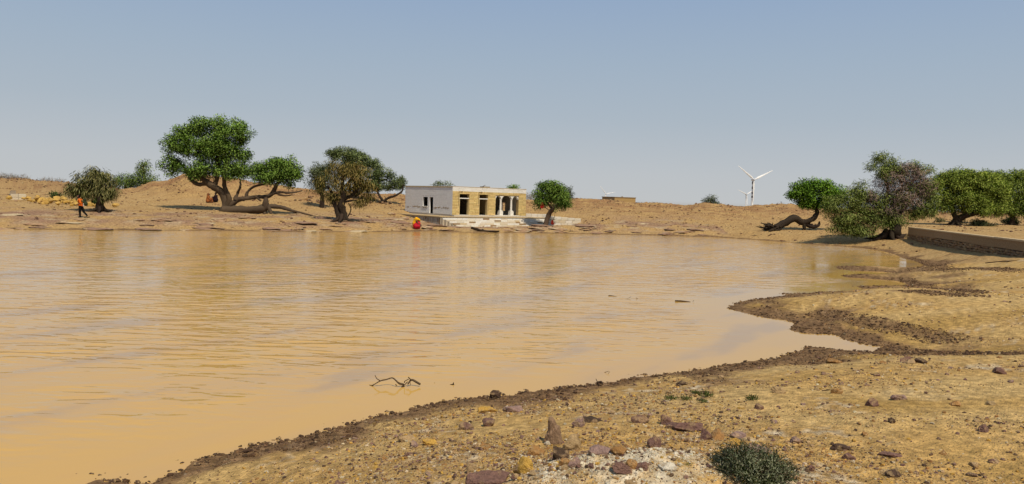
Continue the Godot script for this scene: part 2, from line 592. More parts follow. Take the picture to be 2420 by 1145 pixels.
func build_water() -> void:
	# opaque silty water; its normal map is the slope of wind ripples, gathered in cat's paws and absent in the lee of the bank
	var size := 2048
	var span := 96.0
	var wave := FastNoiseLite.new()
	wave.seed = 21
	wave.noise_type = FastNoiseLite.TYPE_SIMPLEX_SMOOTH
	wave.frequency = 0.085
	wave.fractal_octaves = 3
	wave.domain_warp_enabled = true
	wave.domain_warp_amplitude = 26.0
	wave.domain_warp_frequency = 0.006
	var im := wave.get_image(size / 3, size, false, false, false)
	im.resize(size, size, Image.INTERPOLATE_CUBIC)
	var small := 256
	var mask := Image.create_empty(small, small, false, Image.FORMAT_L8)
	for y in small:
		for x in small:
			var wx := (x + 0.5) / small * span - 66.0
			var wd := 88.0 - (y + 0.5) / small * span
			var s := -sd(wx, wd)
			var p := n_big.get_noise_2d(wx * 0.55 + wd * 0.30, wd * 1.1 - wx * 0.35)
			var streak := n_big.get_noise_2d((wx * 0.55 + wd * 0.83) * 0.5, (wx * 0.83 - wd * 0.55) * 2.4)
			var lee: float = smoothstep(0.3, 2.6, s) if wd < 45.0 else smoothstep(0.0, 1.0, s)
			var m := (0.42 + 0.25 * p + 0.65 * maxf(0.0, streak)) * lee
			m *= 1.0 - 0.75 * smoothstep(1.5, 4.0, wx - 0.10 * wd) * smoothstep(24.0, 19.0, wd)
			mask.set_pixel(x, y, Color(clampf(m * (1.0 + 0.25 * smoothstep(40.0, 14.0, wd)), 0.12 * lee, 1.0), 0, 0))
	mask.resize(size, size, Image.INTERPOLATE_CUBIC)
	var hb := im.get_data()
	var mb := mask.get_data()
	for k in hb.size():
		hb[k] = 128 + (hb[k] - 128) * mb[k] / 255
	var hm := Image.create_from_data(size, size, false, Image.FORMAT_L8, hb)
	hm.convert(Image.FORMAT_RGBA8)
	hm.bump_map_to_normal_map(2.0)
	var m := StandardMaterial3D.new()
	m.resource_name = "muddy_water"
	m.albedo_color = lin(0.96, 0.96, 0.96).linear_to_srgb()
	m.albedo_texture = mud_and_reflections()
	m.roughness = 0.07
	m.metallic_specular = 0.28
	m.normal_enabled = true
	m.normal_texture = ImageTexture.create_from_image(hm)
	m.normal_scale = 0.85
	var st := SurfaceTool.new()
	st.begin(Mesh.PRIMITIVE_TRIANGLES)
	var e := [[-66.0, 88.0], [30.0, 88.0], [30.0, -8.0], [-66.0, -8.0]]
	e = [[-66.0, 88.0], [43.0, 88.0], [43.0, -8.0], [-66.0, -8.0]]
	for k in [0, 1, 2, 0, 2, 3]:
		st.set_normal(Vector3.UP)
		st.set_tangent(Plane(1, 0, 0, 1))
		st.set_uv(Vector2((e[k][0] + 66.0) / span, (88.0 - e[k][1]) / span))
		st.add_vertex(Vector3(e[k][0], 0.0, -e[k][1]))
	structure("water", st.commit(), m)

# ------------------------------------------------------------------ the pavilion and other masonry
# boxes of a wall in the plane z = 0 .. -thick, left out where the openings [x0, x1, y0, y1] are
func wall_with_openings(len: float, y0: float, y1: float, thick: float, holes: Array, col: Color) -> ArrayMesh:
	var s := Shape.new()
	var xs := [0.0, len]
	var ys := [y0, y1]
	for h in holes:
		for q in [h[0], h[1]]:
			if not xs.has(q): xs.append(q)
		for q in [h[2], h[3]]:
			if not ys.has(q): ys.append(q)
	xs.sort()
	ys.sort()
	for a in xs.size() - 1:
		for b in ys.size() - 1:
			var cx: float = (xs[a] + xs[a + 1]) * 0.5
			var cy: float = (ys[b] + ys[b + 1]) * 0.5
			var open := false
			for h in holes:
				if cx > h[0] and cx < h[1] and cy > h[2] and cy < h[3]:
					open = true
			if not open:
				s.box(Vector3(xs[a], ys[b], -thick), Vector3(xs[a + 1], ys[b + 1], 0), col)
	return s.done()

func box_part(called: String, lo: Vector3, hi: Vector3, col: Color, m: Material, parent: Node) -> MeshInstance3D:
	var s := Shape.new()
	s.box(lo, hi, col)
	return part(called, s.done(), m, parent)

func turned(o: Node3D, deg: float) -> Node3D:
	o.rotation_degrees.y = deg
	return o

const L := 9.25
const W := 9.15
const H := 2.79

func build_pavilion() -> void:
	rng.seed = 300
	var yellow := lin(0.73, 0.545, 0.235)
	var white := lin(0.84, 0.80, 0.72)
	var lime := lin(0.79, 0.78, 0.76)
	var dusty := lin(0.46, 0.33, 0.16)
	var at := Vector3(-5.96, 1.16, -75.00)
	var b := tag(thing("pavilion", at, deg_to_rad(38.0)), "flat-roofed stone pavilion with yellow front, white parapet and white side wall", "building")
	# front: core of rubble behind courses of dressed blocks
	var doors := [[0.84, 2.01, 0.0, 2.05], [3.23, 4.31, 0.0, 2.05], [5.27, 8.27, 0.0, 2.02]]
	part("front_wall", wall_with_openings(L, 0.0, 2.32, 0.38, doors, lin(0.47, 0.335, 0.15)), M.masonry, b)
	var front := Node3D.new()
	front.name = "front_courses"
	b.add_child(front)
	var row := 0
	var y := 0.0
	while y < 2.31:
		var y2 := minf(y + 0.145 + rng.randf_range(-0.025, 0.025), 2.32)
		if 2.32 - y2 < 0.06: y2 = 2.32
		var x := 0.0
		var first := true
		while x < L - 0.01:
			var x2 := minf(x + rng.randf_range(0.34, 0.72) * (0.6 if first and row % 2 else 1.0), L)
			first = false
			if L - x2 < 0.2: x2 = L
			var a := x
			var e := x2
			# trim the block at the openings
			for d in doors:
				if y < d[3] - 0.05:
					if a >= d[0] and e <= d[1]: e = a
					elif a < d[0] and e > d[0]:
						e = d[0]
						x2 = d[0]
					elif a < d[1] and e > d[1] and a >= d[0]: a = d[1]
			if e - a > 0.1:
				var s := Shape.new()
				s.block(Vector3(a + 0.007, y + 0.008, -0.05), Vector3(e - 0.007, y2 - 0.008, 0.030 + rng.randf_range(-0.008, 0.016)), 0.012, vary(yellow.lerp(lin(0.56, 0.37, 0.14), maxf(0.0, rng.randf() - 0.55)), 0.13))
				part("stone_block", s.done(), M.masonry, front)
			x = x2
		y = y2
		row += 1
	# white-washed parapet blocks
	part("parapet", wall_with_openings(L, 2.322, H - 0.04, 0.38, [], lime), M.masonry, b)
	var band := Node3D.new()
	band.name = "parapet_courses"
	b.add_child(band)
	for k in 3:
		var x := 0.0
		while x < L - 0.01:
			var x2 := minf(x + rng.randf_range(0.5, 0.85), L)
			if L - x2 < 0.25: x2 = L
			var s := Shape.new()
			var ya := 2.325 + 0.143 * k
			s.block(Vector3(x + 0.005, ya + 0.004, -0.05), Vector3(x2 - 0.005, ya + 0.138, 0.03 + rng.randf_range(-0.006, 0.010)), 0.010, vary(white, 0.06))
			part("stone_block", s.done(), M.masonry, band)
			x = x2
	box_part("front_coping", Vector3(-0.03, H - 0.035, -0.42), Vector3(L + 0.03, H + 0.012, 0.05), lin(0.60, 0.48, 0.32), M.masonry, b)
	# door frames: white reveals, a cross beam with an open fanlight above
	for k in 2:
		var d: Array = doors[k]
		var fr := box_part("door_beam", Vector3(d[0], 1.60, -0.30), Vector3(d[1], 1.69, -0.02), white, M.plaster, b)
		box_part("door_jamb", Vector3(d[0], 0.0, -0.34), Vector3(d[0] + 0.05, 1.598, -0.012), lin(0.62, 0.47, 0.22), M.plaster, b)
		box_part("door_jamb", Vector3(d[1] - 0.05, 0.0, -0.34), Vector3(d[1], 1.598, -0.012), lin(0.62, 0.47, 0.22), M.plaster, b)
		box_part("door_sill", Vector3(d[0] - 0.1, -0.06, -0.36), Vector3(d[1] + 0.1, 0.004, 0.10), white, M.plaster, b)
		# rain-water pipe that turns out over the door
		var pipe := Shape.new()
		var px: float = d[0] - 0.13
		pipe.tube([Vector3(px, 0.98, 0.085), Vector3(px, 2.30, 0.085), Vector3(px + 0.02, 2.335, 0.085), Vector3(px + 0.38, 2.335, 0.085)], [0.022, 0.022, 0.022, 0.022], 7, lin(0.45, 0.36, 0.2))
		pipe.tube([Vector3(px + 0.30, 2.335, 0.085), Vector3(px + 0.44, 2.335, 0.085)], [0.034, 0.034], 7, lin(0.3, 0.25, 0.16))
		part("pipe", pipe.done(), M.metal, b)
	# arcade of three bays: two white columns with bracket arches
	var cols := [6.06, 7.44]
	for cx in cols:
		var c := Node3D.new()
		c.name = "column"
		c.position = Vector3(cx, 0, -0.19)
		b.add_child(c, true)
		var s := Shape.new()
		var prof := [[0.115, 0.50], [0.135, 0.52], [0.135, 0.56], [0.105, 0.60], [0.115, 0.9], [0.125, 1.05], [0.105, 1.12], [0.10, 1.45], [0.10, 1.60], [0.135, 1.63], [0.135, 1.68], [0.12, 1.70]]
		var pts := []
		var rad := []
		for q in prof:
			pts.append(Vector3(0, q[1], 0))
			rad.append(q[0])
		s.tube(pts, rad, 12, white)
		part("shaft", s.done(), M.plaster, c)
		var ba := Shape.new()
		ba.box(Vector3(-0.21, 0.0, -0.19), Vector3(0.21, 0.40, 0.19), white)
		ba.box(Vector3(-0.17, 0.40, -0.16), Vector3(0.17, 0.50, 0.16), white)
		part("plinth", ba.done(), M.plaster, c)
		part("bracket", bracket(1.70, 2.02, 0.34, 0.16, white, true, true), M.plaster, c)
	for q in [[5.27, false, true], [8.27, true, false]]:
		part("bracket", bracket(1.66, 2.02, 0.30, 0.14, white, q[1], q[2]), M.plaster, b, Vector3(q[0], 0, -0.19))
	box_part("arcade_sill", Vector3(5.15, -0.05, -0.40), Vector3(8.35, 0.02, 0.12), white, M.plaster, b)
	box_part("lamp_bracket", Vector3(6.72, 1.58, -0.9), Vector3(6.76, 1.80, -0.86), white, M.metal, b)
	# white-washed side wall facing the trees: window and door parted by a post
	var sidew := Node3D.new()
	sidew.name = "side_wall"
	sidew.position = Vector3(0, 0, -0.38)
	sidew.rotation_degrees.y = 90.0
	b.add_child(sidew)
	# in this frame x runs from the front corner (0) to the far end along -z of the house, after mirroring below
	var holes := [[3.15, 3.84, 0.0, 1.66], [4.20, 5.15, 0.72, 1.66]]
	var sw := Shape.new()
	var xs := [0.0, 3.15, 3.84, 4.20, 5.15, W - 0.38]
	var ys := [0.0, 0.72, 1.66, H - 0.12]
	for p in 5:
		for q in 3:
			var mx: float = (xs[p] + xs[p + 1]) * 0.5
			var my: float = (ys[q] + ys[q + 1]) * 0.5
			var skip := false
			for hh in holes:
				if mx > hh[0] and mx < hh[1] and my > hh[2] and my < hh[3]: skip = true
			if not skip:
				sw.box(Vector3(xs[p], ys[q], 0.0), Vector3(xs[p + 1], ys[q + 1], 0.15), lime)
	sw.box(Vector3(-0.385, 0.0, -0.012), Vector3(0.0, H - 0.12, -0.001), lime)
	part("whitewash", sw.done(), M.plaster, sidew)
	# faint courses: thin lime-washed stones a few millimetres proud of the joints
	var cs := Shape.new()
	for r in 13:
		var x := 0.0
		while x < W - 0.4:
			var x2 := minf(x + rng.randf_range(0.5, 0.85), W - 0.39)
			var y1 := 0.02 + r * 0.2
			var clear := true
			for hh in holes:
				if x2 > hh[0] - 0.02 and x < hh[1] + 0.02 and y1 + 0.2 > hh[2] and y1 < hh[3] + 0.02: clear = false
			if clear and x2 - x > 0.15 and y1 < H - 0.3:
				cs.box(Vector3(x + 0.006, y1 + 0.005, -0.009 + rng.randf_range(0.0, 0.004)), Vector3(x2 - 0.006, y1 + 0.195, -0.002), vary(lime, 0.035))
			x = x2
	var courses := part("stone_courses", cs.done(), M.plaster, sidew)
	courses.set_meta("kind", "stuff")
	# flaking, rust-stained patches near the foot
	var pl := Shape.new()
	for k in 70:
		var x := rng.randf_range(0.2, W - 0.8)
		if x > 3.0 and x < 4.3: continue
		var yy := 0.60 + 0.05 * sin(x * 1.3) + rng.randfn(0.0, 0.06)
		var hw := rng.randf_range(0.04, 0.16)
		var hh := rng.randf_range(0.012, 0.045)
		pl.box(Vector3(x - hw, yy - hh, -0.016), Vector3(x + hw, yy + hh, -0.0125), vary(lin(0.42, 0.31, 0.18), 0.25))
	part("flaked_paint", pl.done(), M.plaster, sidew).set_meta("kind", "stuff")
	part("bracket", bracket(1.40, 1.655, 0.24, 0.07, lin(0.62, 0.5, 0.3), true, true), M.plaster, sidew, Vector3(4.02, 0, 0.078))
	box_part("window_sill", Vector3(4.16, 0.66, -0.06), Vector3(5.2, 0.722, 0.13), white, M.plaster, sidew)
	box_part("side_coping", Vector3(-0.36, H - 0.118, -0.045), Vector3(W - 0.35, H + 0.006, 0.44), lin(0.52, 0.42, 0.28), M.masonry, sidew)
	# the walls at the far side, the partitions, floor and roof
	var inner := lin(0.50, 0.37, 0.17)
	var rw := part("right_wall", wall_with_openings(W - 0.764, 0.0, H - 0.05, 0.38, [[2.72, 3.62, 0.40, 1.30]], lin(0.62, 0.58, 0.5)), M.plaster, b, Vector3(L, 0, -0.382))
	rw.rotation_degrees.y = 90.0
	part("back_wall", wall_with_openings(L, 0.0, H - 0.05, 0.38, [[7.45, 8.55, 0.35, 1.75]], lin(0.62, 0.58, 0.5)), M.plaster, b, Vector3(0, 0, -W + 0.38))
	box_part("partition", Vector3(2.55, 0.0, -W + 0.384), Vector3(2.78, H - 0.25, -0.384), lin(0.13, 0.10, 0.065), M.plaster, b)  # darker than the other partitions: the side room's deep shade put into its colour
	box_part("partition", Vector3(4.80, 0.0, -W + 0.384), Vector3(5.02, H - 0.25, -0.384), inner, M.plaster, b)
	box_part("partition", Vector3(0.384, 0.0, -3.3), Vector3(2.546, H - 0.25, -3.1), inner, M.plaster, b)
	box_part("partition", Vector3(2.784, 0.0, -2.6), Vector3(4.796, H - 0.25, -2.4), inner, M.plaster, b)
	box_part("roof_slab", Vector3(0.384, H - 0.245, -W + 0.384), Vector3(L - 0.384, H - 0.09, -0.384), lin(0.48, 0.40, 0.28), M.plaster, b)
	box_part("roof_hatch", Vector3(5.7, H - 0.085, -3.4), Vector3(6.5, H + 0.16, -2.7), lin(0.34, 0.27, 0.17), M.plaster, b)
	var pole := Shape.new()
	pole.tube([Vector3(4.9, H - 0.06, -2.4), Vector3(6.1, H + 0.30, -3.0)], [0.03, 0.025], 6, lin(0.12, 0.09, 0.06))
	var pole_at := thing("wooden_pole", b.transform * Vector3(4.9, H, -2.4))
	var po := part("shaft", pole.done(), M.wood, pole_at)
	po.transform = pole_at.transform.affine_inverse() * b.transform
	tag(pole_at, "thin dark pole lying slantwise on the roof of the pavilion", "pole")
	box_part("floor_slab", Vector3(0.01, -0.22, -W + 0.01), Vector3(L - 0.01, -0.008, 0.35), lin(0.60, 0.53, 0.42), M.plaster, b)

	# platform with steps down to the water
	var st := tag(thing("stone_steps", at, deg_to_rad(38.0)), "broad whitewashed stone steps with a stained platform below the pavilion", "steps")
	var deck := lin(0.52, 0.38, 0.20)
	box_part("platform", Vector3(-1.75, -1.35, -W - 0.8), Vector3(11.4, -0.225, 0.66), lin(0.44, 0.40, 0.33), M.slab, st)
	box_part("deck", Vector3(-1.82, -0.222, -W - 0.85), Vector3(11.45, -0.155, 0.72), deck, M.slab, st)
	# rust and damp streaks that have run down the platform's plastered side
	var damp := Shape.new()
	for k in 60:
		var z := rng.randf_range(-W - 0.5, 0.5)
		var hh := rng.randf_range(0.15, 0.75)
		var top := -0.24 - rng.randf_range(0.0, 0.12)
		damp.box(Vector3(-1.758, top - hh, z), Vector3(-1.7545, top, z + rng.randf_range(0.03, 0.16)), vary([lin(0.24, 0.15, 0.08), lin(0.33, 0.27, 0.2), lin(0.52, 0.48, 0.42)][k % 3], 0.15))
	part("stain", damp.done(), M.slab, st).set_meta("kind", "stuff")
	for k in 6:
		var z0 := 0.66 + 0.34 * k
		var yt := -0.30 - 0.148 * k
		var xr := 11.4 + 0.12 * k - (0.35 if k < 2 else 0.0)
		var xl := -1.7 + 0.16 * k
		var g := Node3D.new()
		g.name = "step"
		st.add_child(g, true)
		box_part("tread", Vector3(xl, -1.5, z0 + 0.002), Vector3(xr, yt, z0 + 0.34), lin(0.58, 0.50, 0.38), M.slab, g)
		var x := xl
		while x < xr - 0.01:
			var x2 := minf(x + rng.randf_range(0.55, 1.0), xr)
			if xr - x2 < 0.3: x2 = xr
			var s := Shape.new()
			var cc := white.lerp(lin(0.55, 0.40, 0.20), clampf(rng.randfn(0.22 + 0.05 * k, 0.24), 0.0, 0.9))
			if rng.randf() < 0.12: cc = lin(0.33, 0.22, 0.12)
			s.block(Vector3(x + 0.008, yt - 0.16, z0 + 0.30), Vector3(x2 - 0.008, yt + 0.004 + rng.randf_range(0.0, 0.012), z0 + 0.355 + rng.randf_range(0.0, 0.02)), 0.014, vary(cc, 0.08))
			part("stone_block", s.done(), M.masonry, g)
			x = x2

# a pair (or one half) of curved brackets that carry an arcade beam
func bracket(y0: float, y1: float, reach: float, half: float, col: Color, to_left: bool, to_right: bool) -> ArrayMesh:
	var s := Shape.new()
	for side in [-1.0, 1.0]:
		if side < 0.0 and not to_left or side > 0.0 and not to_right:
			continue
		var steps := 6
		for k in steps:
			var t0 := float(k) / steps
			var t1 := float(k + 1) / steps
			var r0 := 0.06 + reach * (1.0 - cos(t0 * PI * 0.5))
			var r1 := 0.06 + reach * (1.0 - cos(t1 * PI * 0.5))
			var ya := lerpf(y0, y1, sin(t0 * PI * 0.5) * 0.4 + t0 * 0.6)
			var yb := lerpf(y0, y1, sin(t1 * PI * 0.5) * 0.4 + t1 * 0.6)
			var f := []
			for z in [half, -half]:
				f.append([Vector3(0, ya, z), Vector3(0, yb, z), Vector3(side * r1, yb, z), Vector3(side * r0, ya, z)])
			var p: Array = f[0]
			var q: Array = f[1]
			if side > 0.0:
				s.quad(p[0], p[1], p[2], p[3], col)
				s.quad(q[3], q[2], q[1], q[0], col)
				s.quad(p[3], p[2], q[2], q[3], col)
			else:
				s.quad(p[3], p[2], p[1], p[0], col)
				s.quad(q[0], q[1], q[2], q[3], col)
				s.quad(q[3], q[2], p[2], p[3], col)
	return s.done()

# a run of wall between two ground points, in its own frame: x along it, z = 0 is the face towards the camera
func run_of(called: String, a: Vector3, b: Vector3) -> Node3D:
	var t := thing(called, a)
	t.rotation.y = atan2(-(b.z - a.z), b.x - a.x)
	return t

func build_walls() -> void:
	rng.seed = 410
	# retaining wall on the right: plastered upper part on a rubble foot
	var a := Vector3(WALL_A.x, 0.0, -WALL_A.y)
	var b := Vector3(WALL_B.x, 0.0, -WALL_B.y)
	var u := (b - a).normalized()
	var near := a - u * 16.0
	var w := tag(run_of("retaining_wall", near, b), "long low plastered retaining wall on a rubble foot, running off at the right edge", "wall")
	var ln := near.distance_to(b)
	# local -z of this run is to the left of its direction, which faces the pond
	var seg := 0.0
	while seg < ln:
		var e := minf(seg + rng.randf_range(3.4, 4.4), ln)
		box_part("plaster_panel", Vector3(seg + 0.006, 1.19 + rng.randf_range(-0.04, 0.03), -0.06), Vector3(e - 0.006, 1.66, 0.24), vary(lin(0.34, 0.225, 0.12), 0.06), M.plaster, w)
		box_part("coping", Vector3(seg + 0.004, 1.66, -0.10), Vector3(e - 0.004, 1.735 + rng.randf_range(-0.008, 0.012), 0.30), vary(lin(0.55, 0.42, 0.24), 0.08), M.plaster, w)
		seg = e
	box_part("core", Vector3(0, 0.2, 0.03), Vector3(ln, 1.18, 0.24), lin(0.15, 0.10, 0.06), M.masonry, w)
	var y := 0.62
	for r in 4:
		var x := 13.0 + rng.randf_range(0, 0.3)
		while x < ln - 0.1:
			var x2 := x + rng.randf_range(0.24, 0.52)
			var s := Shape.new()
			var bl := Vector3(x2 - x - 0.03, rng.randf_range(0.085, 0.15), 0.12)
			s.block(Vector3(-bl.x * 0.5, -bl.y * 0.5, -0.08), Vector3(bl.x * 0.5, bl.y * 0.5, 0.05 + rng.randf_range(-0.02, 0.035)), 0.022, vary([lin(0.33, 0.21, 0.105), lin(0.28, 0.175, 0.095), lin(0.36, 0.24, 0.125)][rng.randi() % 3], 0.15))
			var st := part("stone", s.done(), M.rock, w, Vector3((x + x2) * 0.5, y + 0.07 + rng.randf_range(-0.03, 0.03), 0.005))
			st.rotation = Vector3(rng.randf_range(-0.08, 0.08), PI, rng.randf_range(-0.16, 0.16))
			x = x2
		y += 0.142
	# low whitewashed terrace wall beside the steps
	var white := lin(0.74, 0.69, 0.60)
	var la := Vector3(3.64, 0.22, -79.50)
	var lb := Vector3(7.19, 0.43, -80.50)
	la.y = 0.0
	lb.y = 0.0
	var lw := tag(run_of("terrace_wall", la, lb), "low crumbling whitewashed terrace wall right of the steps, behind the slanting tree", "wall")
	var n := 5
	var len := la.distance_to(lb)
	for k in n:
		for r in 3:
			var hh := 1.22 - 0.045 * k
			var y0 := lerpf(0.2, hh, r / 3.0)
			var y1 := lerpf(0.2, hh, (r + 1) / 3.0)
			var s := Shape.new()
			var off := 0.25 * (r % 2)
			s.block(Vector3(len * k / n + 0.008 - (off if k > 0 else 0.0), y0 + 0.006, -0.5), Vector3(len * (k + 1) / n - 0.008 - (off if k < n - 1 else 0.0), y1 - 0.004, rng.randf_range(-0.012, 0.012)), 0.02, vary(white.lerp(lin(0.58, 0.42, 0.18), clampf(rng.randfn(0.12, 0.2), 0.0, 0.8)), 0.06))
			part("stone_block", s.done(), M.masonry, lw)
	var ea := Vector3(1.40, 1.19, -82.00)
	var eb := Vector3(3.81, 1.18, -82.00)
	ea.y = 0.0
	eb.y = 0.0
	var ew := tag(run_of("parapet_wall", ea, eb), "short whitewashed parapet between the pavilion corner and the slanting tree", "wall")
	for k in 4:
		var s := Shape.new()
		s.block(Vector3(0.6 * k + 0.006, 0.6, -0.4), Vector3(0.6 * k + 0.594, 1.36 + rng.randf_range(-0.02, 0.02), rng.randf_range(-0.01, 0.01)), 0.02, vary(white, 0.06))
		part("stone_block", s.done(), M.masonry, ew)
	# block ruin at the left edge
	var rv := tag(thing("low_block_wall", Vector3(-45.95, 1.31, -70.00), deg_to_rad(36.0)), "low ruined wall of pale blocks at the left edge of the far shore", "wall")
	box_part("core", Vector3(0.02, -0.5, -2.6), Vector3(1.2, 0.62, -0.02), lin(0.40, 0.33, 0.24), M.masonry, rv)
	for r in 2:
		for k in 2:
			var s := Shape.new()
			s.block(Vector3(0.61 * k + 0.01, 0.315 * r + 0.01, -0.1), Vector3(0.61 * k + 0.60, 0.315 * r + 0.31, 0.02), 0.015, vary(lin(0.66, 0.56, 0.40), 0.08))
			part("stone_block", s.done(), M.masonry, rv)
		for k in 5:
			var s := Shape.new()
			s.block(Vector3(-0.25, 0.315 * r + 0.01, -0.1), Vector3(0.25, 0.315 * r + 0.31, 0.02), 0.015, vary(lin(0.50, 0.42, 0.31), 0.1))  # shade of this left face painted in, darker than the front blocks
			s.box(Vector3(-0.13, 0.315 * r + 0.08, 0.015), Vector3(0.13, 0.315 * r + 0.24, 0.026), lin(0.16, 0.12, 0.08))  # dark square painted in for the shadow of a recess
			var o := part("stone_block", s.done(), M.masonry, rv, Vector3(0.0, 0.0, -0.26 - 0.52 * k))
			o.rotation_degrees.y = -90.0
	var cap := Shape.new()
	cap.box(Vector3(-0.02, 0.632, -0.75), Vector3(0.42, 0.90, -0.2), lin(0.36, 0.28, 0.2))
	cap.box(Vector3(0.06, 0.902, -0.66), Vector3(0.40, 0.96, -0.28), lin(0.30, 0.22, 0.15))
	part("loose_block", cap.done(), M.masonry, rv)
	# flat-roofed hut behind the bank
	var hat := Vector3(15.59, 3.55, -118.00)
	var hut := tag(thing("flat_roofed_hut", Vector3(hat.x, 0.2, hat.z), deg_to_rad(30.0)), "plain tan flat-roofed hut half sunk behind the earth bank", "building")
	var hh := hat.y - 0.2
	box_part("front_wall", Vector3(0.0, 0.0, -0.3), Vector3(4.1, hh, 0.0), lin(0.42, 0.28, 0.12), M.plaster, hut)
	box_part("side_wall", Vector3(0.0, 0.0, -3.2), Vector3(0.3, hh, -0.302), lin(0.36, 0.25, 0.13), M.plaster, hut)  # shaded side painted in as a darker, duller tan than the front
	box_part("right_wall", Vector3(3.8, 0.0, -3.2), Vector3(4.1, hh, -0.302), lin(0.42, 0.28, 0.12), M.plaster, hut)
	box_part("back_wall", Vector3(0.302, 0.0, -3.2), Vector3(3.798, hh, -2.9), lin(0.42, 0.28, 0.12), M.plaster, hut)
	box_part("roof", Vector3(-0.06, hh + 0.002, -3.26), Vector3(4.16, hh + 0.10, 0.06), lin(0.30, 0.21, 0.11), M.plaster, hut)
	var stub := Shape.new()
	stub.box(Vector3(1.7, hh + 0.10, -0.5), Vector3(1.85, hh + 0.22, -0.35), lin(0.3, 0.2, 0.1))
	part("roof_stub", stub.done(), M.plaster, hut)

# ------------------------------------------------------------------ wind turbines
func turbine(label: String, hub: Vector3, blade: float, turn: float, angles: Array, bands: bool) -> void:
	var foot := ground(hub.x, -hub.z) - 1.0
	var t := tag(thing("wind_turbine", Vector3(hub.x, foot, hub.z), turn), label, "wind turbine", "wind turbines beyond the earth bank")
	var hh := hub.y - foot
	var white := lin(0.86, 0.86, 0.86)
	var s := Shape.new()
	s.tube([Vector3(0, 0, 0), Vector3(0, hh * 0.5, 0), Vector3(0, hh - 1.6, 0)], [blade * 0.056, blade * 0.048, blade * 0.038], 16, white)
	part("tower", s.done(), M.paint, t)
	if bands:
		for k in 4:
			var y: float = hh - blade * [0.145, 0.37, 0.60, 0.78][k]
			var bh: float = blade * [0.13, 0.11, 0.08, 0.08][k]
			var bs := Shape.new()
			bs.tube([Vector3(0, y - bh * 0.5, 0), Vector3(0, y + bh * 0.5, 0)], [blade * 0.049, blade * 0.048], 16, lin(0.17, 0.13, 0.11))
			part("dark_band", bs.done(), M.paint, t)
	var n := Shape.new()
	n.tube([Vector3(0, hh, -blade * 0.16), Vector3(0, hh, -blade * 0.13), Vector3(0, hh, 0), Vector3(0, hh, blade * 0.055)], [blade * 0.02, blade * 0.048, blade * 0.05, blade * 0.042], 10, white)
	part("nacelle", n.done(), M.paint, t)
	var h := Shape.new()
	var hc := Vector3(0, hh, blade * 0.085)
	h.tube([hc - Vector3(0, 0, blade * 0.03), hc, hc + Vector3(0, 0, blade * 0.035), hc + Vector3(0, 0, blade * 0.055)], [blade * 0.042, blade * 0.046, blade * 0.035, blade * 0.008], 12, white)
	part("hub", h.done(), M.paint, t)
	for an in angles:
		# a twisted, tapering aerofoil
		var bl := Shape.new()
		var d := Vector3(sin(an), cos(an), 0)
		var e := Vector3(cos(an), -sin(an), 0)
		var prev := []
		var prof := [[0.02, 0.040, 0.040], [0.08, 0.040, 0.038], [0.20, 0.085, 0.030], [0.45, 0.062, 0.018], [0.75, 0.040, 0.010], [0.97, 0.020, 0.005], [1.0, 0.004, 0.002]]
		for q in prof:
			var ring := []
			var tw: float = 0.35 * (1.0 - q[0])
			for k in 8:
				var g := TAU * k / 8.0
				var c := Vector2(cos(g) * q[1] * 0.5 * (1.0 if cos(g) < 0.0 else 1.25), sin(g) * q[2] * 0.5).rotated(tw)
				ring.append(hc + (d * q[0] + e * c.x + Vector3(0, 0, c.y)) * blade)
			if prev.size():
				for k in 8:
					bl.quad(prev[k], prev[(k + 1) % 8], ring[(k + 1) % 8], ring[k], white)
			prev = ring
		part("blade", bl.done(), M.paint, t)

func build_turbines() -> void:
	turbine("nearest white wind turbine with dark bands round its tower", Vector3(467.10, 53.01, -1500.00), 43.0, 0.15, [-0.92, 1.10, 3.12], true)
	turbine("smaller white wind turbine just left of the banded one", Vector3(879.44, 43.16, -2900.00), 41.0, 0.2, [-1.14, 0.98, 2.98], false)
	turbine("distant wind turbine rising behind the flat-roofed hut", Vector3(373.17, 30.94, -3100.00), 40.0, -0.15, [-0.66, 1.36, 3.4], false)
	turbine("wind turbine of which only a blade tip enters at the right edge", Vector3(789.13, 50.25, -1150.00), 43.0, 0.1, [-1.09, 1.0, 3.1], false)

